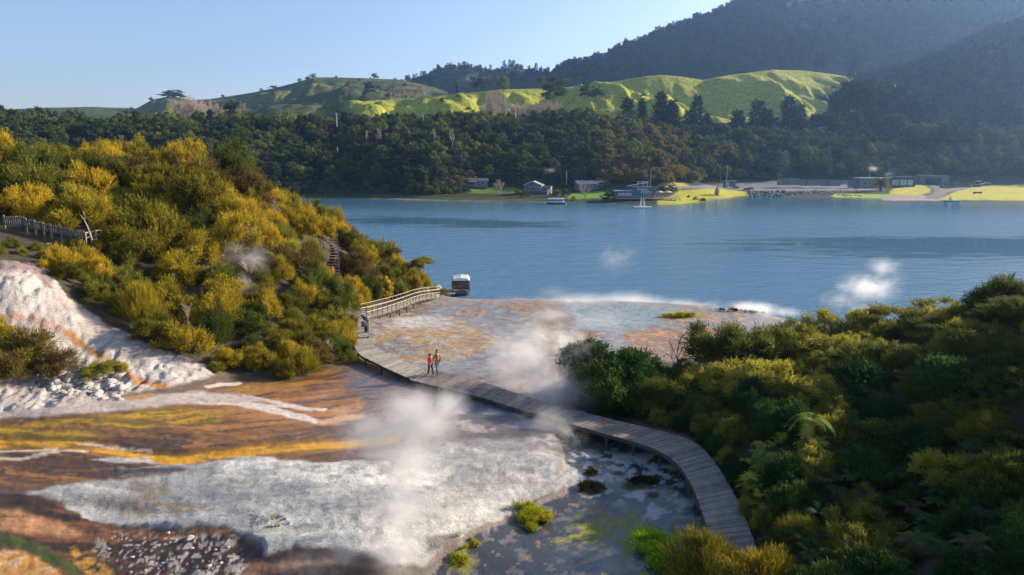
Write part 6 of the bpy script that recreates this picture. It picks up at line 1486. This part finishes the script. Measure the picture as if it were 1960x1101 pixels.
# poles and wires
def pole(u, vt, vb, d, lab, arm=True, col=M['metal'], grp=None):
    a = at(u, vb, d); b_ = at(u, vt, d); t = thing('utility_pole', lab, 'pole', a, 0, grp); h = b_.z - a.z
    MB().tube([(0, 0, -1), (0, 0, h)], [.22, .14], 6).build('shaft', col, t)
    if arm: MB().box((0, 0, h - .4), (2.4, .16, .16)).box((0, 0, h - 1.2), (1.6, .14, .14)).build('crossarm', col, t)
    return b_
wp = BL['cream']
p1 = pole(1390, 316, 358, 470, 'tall power pole with crossarms by the green shed'); pole(1378, 325, 352, 500, 'thin bare pole left of the tall power pole', False, M['timber_dark'])
p2 = pole(1664, 313, 344, 505, 'power pole behind the low slate-blue building'); p3 = pole(1175, 303, 334, 440, 'pale pole on the lit spur above the cafe', False); p4 = pole(1273, 313, 346, 430, 'pole with a short crossarm right of the carved pole')
pole(1316, 331, 352, 460, 'short thin post at the foot of the lit spur', False, BL['green']); pole(1084, 327, 352, 420, 'lamp pole behind the grey gabled house', False)
p5 = pole(645, 216, 240, 470, 'white pole on the wooded brow, farthest left', True, wp); p6 = pole(810, 216, 244, 480, 'white pole on the brow below the pasture shadow', True, wp); p7 = pole(987, 203, 232, 530, 'white pole in front of the leafless thicket', True, wp); p8 = pole(1146, 223, 250, 520, 'white pole on the brow above the houses', True, wp)
pole(791, 294, 310, 425, 'white marker post by the road on the dark bank', False, wp); pole(646, 281, 289, 430, 'short white post at the left end of the road on the dark bank', False, wp)
def wire(a, b_, sag, lab):
    P_ = [a.lerp(b_, k / 16) - Vector((0, 0, sag * 4 * (k / 16) * (1 - k / 16))) for k in range(17)]; o = MB().tube(P_, .045, 3).build('power_line', M['dark']); tag(o, lab, 'wire')
wire(p1, p8, 6, 'power line running up the bank from the tall pole'); wire(p1 - Vector((0, 0, 3)), p2, 5, 'power line crossing behind the car park'); wire(p5, p6, 2, 'power line between the two left ridge poles'); wire(p6, p7, 2, 'power line between the middle ridge poles')
wire(p7, p8, 3, 'power line between the right ridge poles')
# pale scars in the dark cliff on the right bank
for (u, v, w_, h) in ((1645,270,30,9),(1600,268,16,8),(1830,272,14,7)):
    p = far_at(u, v); rock('cliff_scar', rock_mesh(int(u), .5), M['whiterock'], p + Vector((0, 6, 2)), w_ * p.y / F * .5, {1645: 'wide pale rock scar high in the dark cliff', 1600: 'narrow pale rock scar left of the wide one', 1830: 'small pale rock scar at the far right of the cliff'}[u], 'rock face')

# ---------------------------------------------------------------- steam
def steam(name, lab, blobs, dens, nscale=1.0, thr=.42, aniso=.35, seed=0, stretch=(1, 1, 1)):
    """blobs: (u, v, distance, horizontal px radius, vertical px radius, weight); one closed volume around them"""
    Bs = [(at(u, v, d), ru * d / F, rv * d / F, w_) for (u, v, d, ru, rv, w_) in blobs]
    lo = Vector((min(b[0].x - b[1] for b in Bs), min(b[0].y - b[1] for b in Bs), min(b[0].z - b[2] for b in Bs)))
    hi = Vector((max(b[0].x + b[1] for b in Bs), max(b[0].y + b[1] for b in Bs), max(b[0].z + b[2] for b in Bs)))
    c = (lo + hi) / 2; e = hi - lo
    m = bpy.data.materials.new(name); m.use_nodes = True; T_ = m.node_tree; T_.nodes.clear(); N = T_.nodes.new; L = T_.links.new
    out = N('ShaderNodeOutputMaterial'); pv = N('ShaderNodeVolumePrincipled'); pv.inputs['Color'].default_value = (.97, .97, .98, 1); pv.inputs['Anisotropy'].default_value = aniso; pv.inputs['Density'].default_value = 0
    tc = N('ShaderNodeTexCoord'); mp = N('ShaderNodeMapping'); mp.inputs['Location'].default_value = (seed * 3.1, seed * 1.7, 0); mp.inputs['Scale'].default_value = stretch; L(tc.outputs['Object'], mp.inputs[0])
    ns = N('ShaderNodeTexNoise'); ns.inputs['Scale'].default_value = nscale; ns.inputs['Detail'].default_value = 6; ns.inputs['Roughness'].default_value = .68; ns.inputs['Distortion'].default_value = 1.2; L(mp.outputs[0], ns.inputs['Vector'])
    tot = None
    def mth(op, a, b_=None):
        q = N('ShaderNodeMath'); q.operation = op
        for i, v in enumerate((a, b_)):
            if v is None: continue
            if isinstance(v, (int, float)): q.inputs[i].default_value = v
            else: L(v, q.inputs[i])
        return q.outputs[0]
    for (p, r1, r2, w_) in Bs:
        s_ = N('ShaderNodeVectorMath'); s_.operation = 'SUBTRACT'; L(tc.outputs['Object'], s_.inputs[0]); s_.inputs[1].default_value = p - c
        d_ = N('ShaderNodeVectorMath'); d_.operation = 'DIVIDE'; L(s_.outputs[0], d_.inputs[0]); d_.inputs[1].default_value = (r1, r1, r2)
        l_ = N('ShaderNodeVectorMath'); l_.operation = 'LENGTH'; L(d_.outputs[0], l_.inputs[0])
        f_ = mth('MAXIMUM', mth('SUBTRACT', 1.0, l_.outputs['Value']), 0.0); f_ = mth('MULTIPLY', f_, w_)
        tot = f_ if tot is None else mth('MAXIMUM', tot, f_)
    mr = N('ShaderNodeMapRange'); mr.interpolation_type = 'SMOOTHSTEP'; mr.inputs[1].default_value = thr - .02; mr.inputs[2].default_value = thr + .46
    L(mth('ADD', ns.outputs['Fac'], mth('MULTIPLY', mth('SUBTRACT', tot, .5), .35)), mr.inputs[0])
    L(mth('MULTIPLY', mth('MULTIPLY', mr.outputs[0], mth('POWER', tot, 1.5)), dens), pv.inputs['Density']); L(pv.outputs[0], out.inputs['Volume'])
    bm = bmesh.new(); bmesh.ops.create_icosphere(bm, subdivisions=3, radius=.5 * 1.38); bmesh.ops.scale(bm, vec=e, verts=bm.verts)
    me_ = bpy.data.meshes.new(name); bm.to_mesh(me_); bm.free(); o = link(name, me_, m, None, c); tag(o, lab, 'steam', None, 'stuff'); return o
if True:
    steam('steam', 'thick white steam column rising from the white sheet in the foreground', [(800,805,26,120,88,1),(720,838,26,120,70,.9),(850,775,26.3,70,52,.8),(780,890,26,110,95,.8),(765,975,25.6,100,95,.7),(760,1060,25,95,95,.8),(760,1120,24.5,100,70,.9),(590,1085,24,110,32,.45),(665,1060,24,80,40,.5)], 2.5, .8, .30, seed=1)
    steam('steam', 'thin steam drifting over the boardwalk and the upper flats', [(1010,700,46,110,75,.9),(1065,755,43,100,75,1),(1085,665,47,75,55,.7),(1000,775,42,60,40,.7),(965,660,50,60,40,.5),(1095,690,46,70,85,.9),(1040,640,52,90,45,.6),(1120,760,42,60,50,.6),(1045,805,38,75,55,.6),(1080,830,36,60,45,.6)], 2.2, .6, .34, seed=2)
    steam('steam', 'bright low steam blowing along the lake edge', [(1110,590,80,120,34,1),(1215,582,82,120,26,.9),(1320,587,80,100,17,.8),(1060,615,72,90,35,.8),(1140,625,70,130,36,.7),(1010,582,83,90,18,.7),(1060,560,86,60,18,.4),(1180,565,86,60,16,.4)], .65, .35, .30, seed=3, stretch=(.6, 1, 1.6))
    steam('steam', 'white puff of steam above the lake behind the right trees', [(1655,552,72,75,42,.9),(1690,512,73,45,34,.7),(1620,575,71,70,30,.6),(1660,600,70,70,40,.7),(1700,540,73,45,50,.5)], 1.0, .5, .34, seed=4)
    steam('steam', 'small steam wisp at the lake edge left of the right trees', [(1440,592,76,70,20,1),(1500,598,76,50,14,.7)], 1.0, .6, .30, seed=5)
    steam('steam', 'faint grey steam wisp rising out of the golden bush', [(485,495,58,48,44,.8),(455,478,58,40,32,.6),(468,550,57,34,52,.8),(462,590,56,24,36,.7)], 1.1, .7, .34, seed=6)
    steam('steam', 'faint puff of steam hanging over the middle of the lake', [(1175,498,110,70,48,.7),(1200,480,110,36,30,.6)], .22, .3, .36, seed=7)
    steam('steam', 'small steam puff beside the far power pole', [(1672,323,480,16,9,1)], .12, .12, .33, seed=10)
    steam('steam', 'small grey steam puff above the glass pavilion', [(1702,333,480,14,9,1)], .08, .12, .33, seed=11)
    steam('steam', 'pale fumes on the bank behind the grey gabled house', [(1050,326,420,24,9,1)], .07, .12, .36, seed=12)

# ---------------------------------------------------------------- haze
m = bpy.data.materials.new('haze'); m.use_nodes = True; T_ = m.node_tree; T_.nodes.clear()
out = T_.nodes.new('ShaderNodeOutputMaterial'); pv = T_.nodes.new('ShaderNodeVolumePrincipled'); pv.inputs['Color'].default_value = (.30, .54, 1.0, 1); pv.inputs['Density'].default_value = HAZE_DENSITY; pv.inputs['Anisotropy'].default_value = .55
T_.links.new(pv.outputs[0], out.inputs['Volume'])
x0, x1, y0_, y1, z0, z1 = -3900, 4600, -60, 4700, -700, 660
tag(MB().box(((x0 + x1) / 2, (y0_ + y1) / 2, (z0 + z1) / 2), (x1 - x0, y1 - y0_, z1 - z0)).build('haze', m), 'thin blue air haze over the valley', None, None, 'stuff')
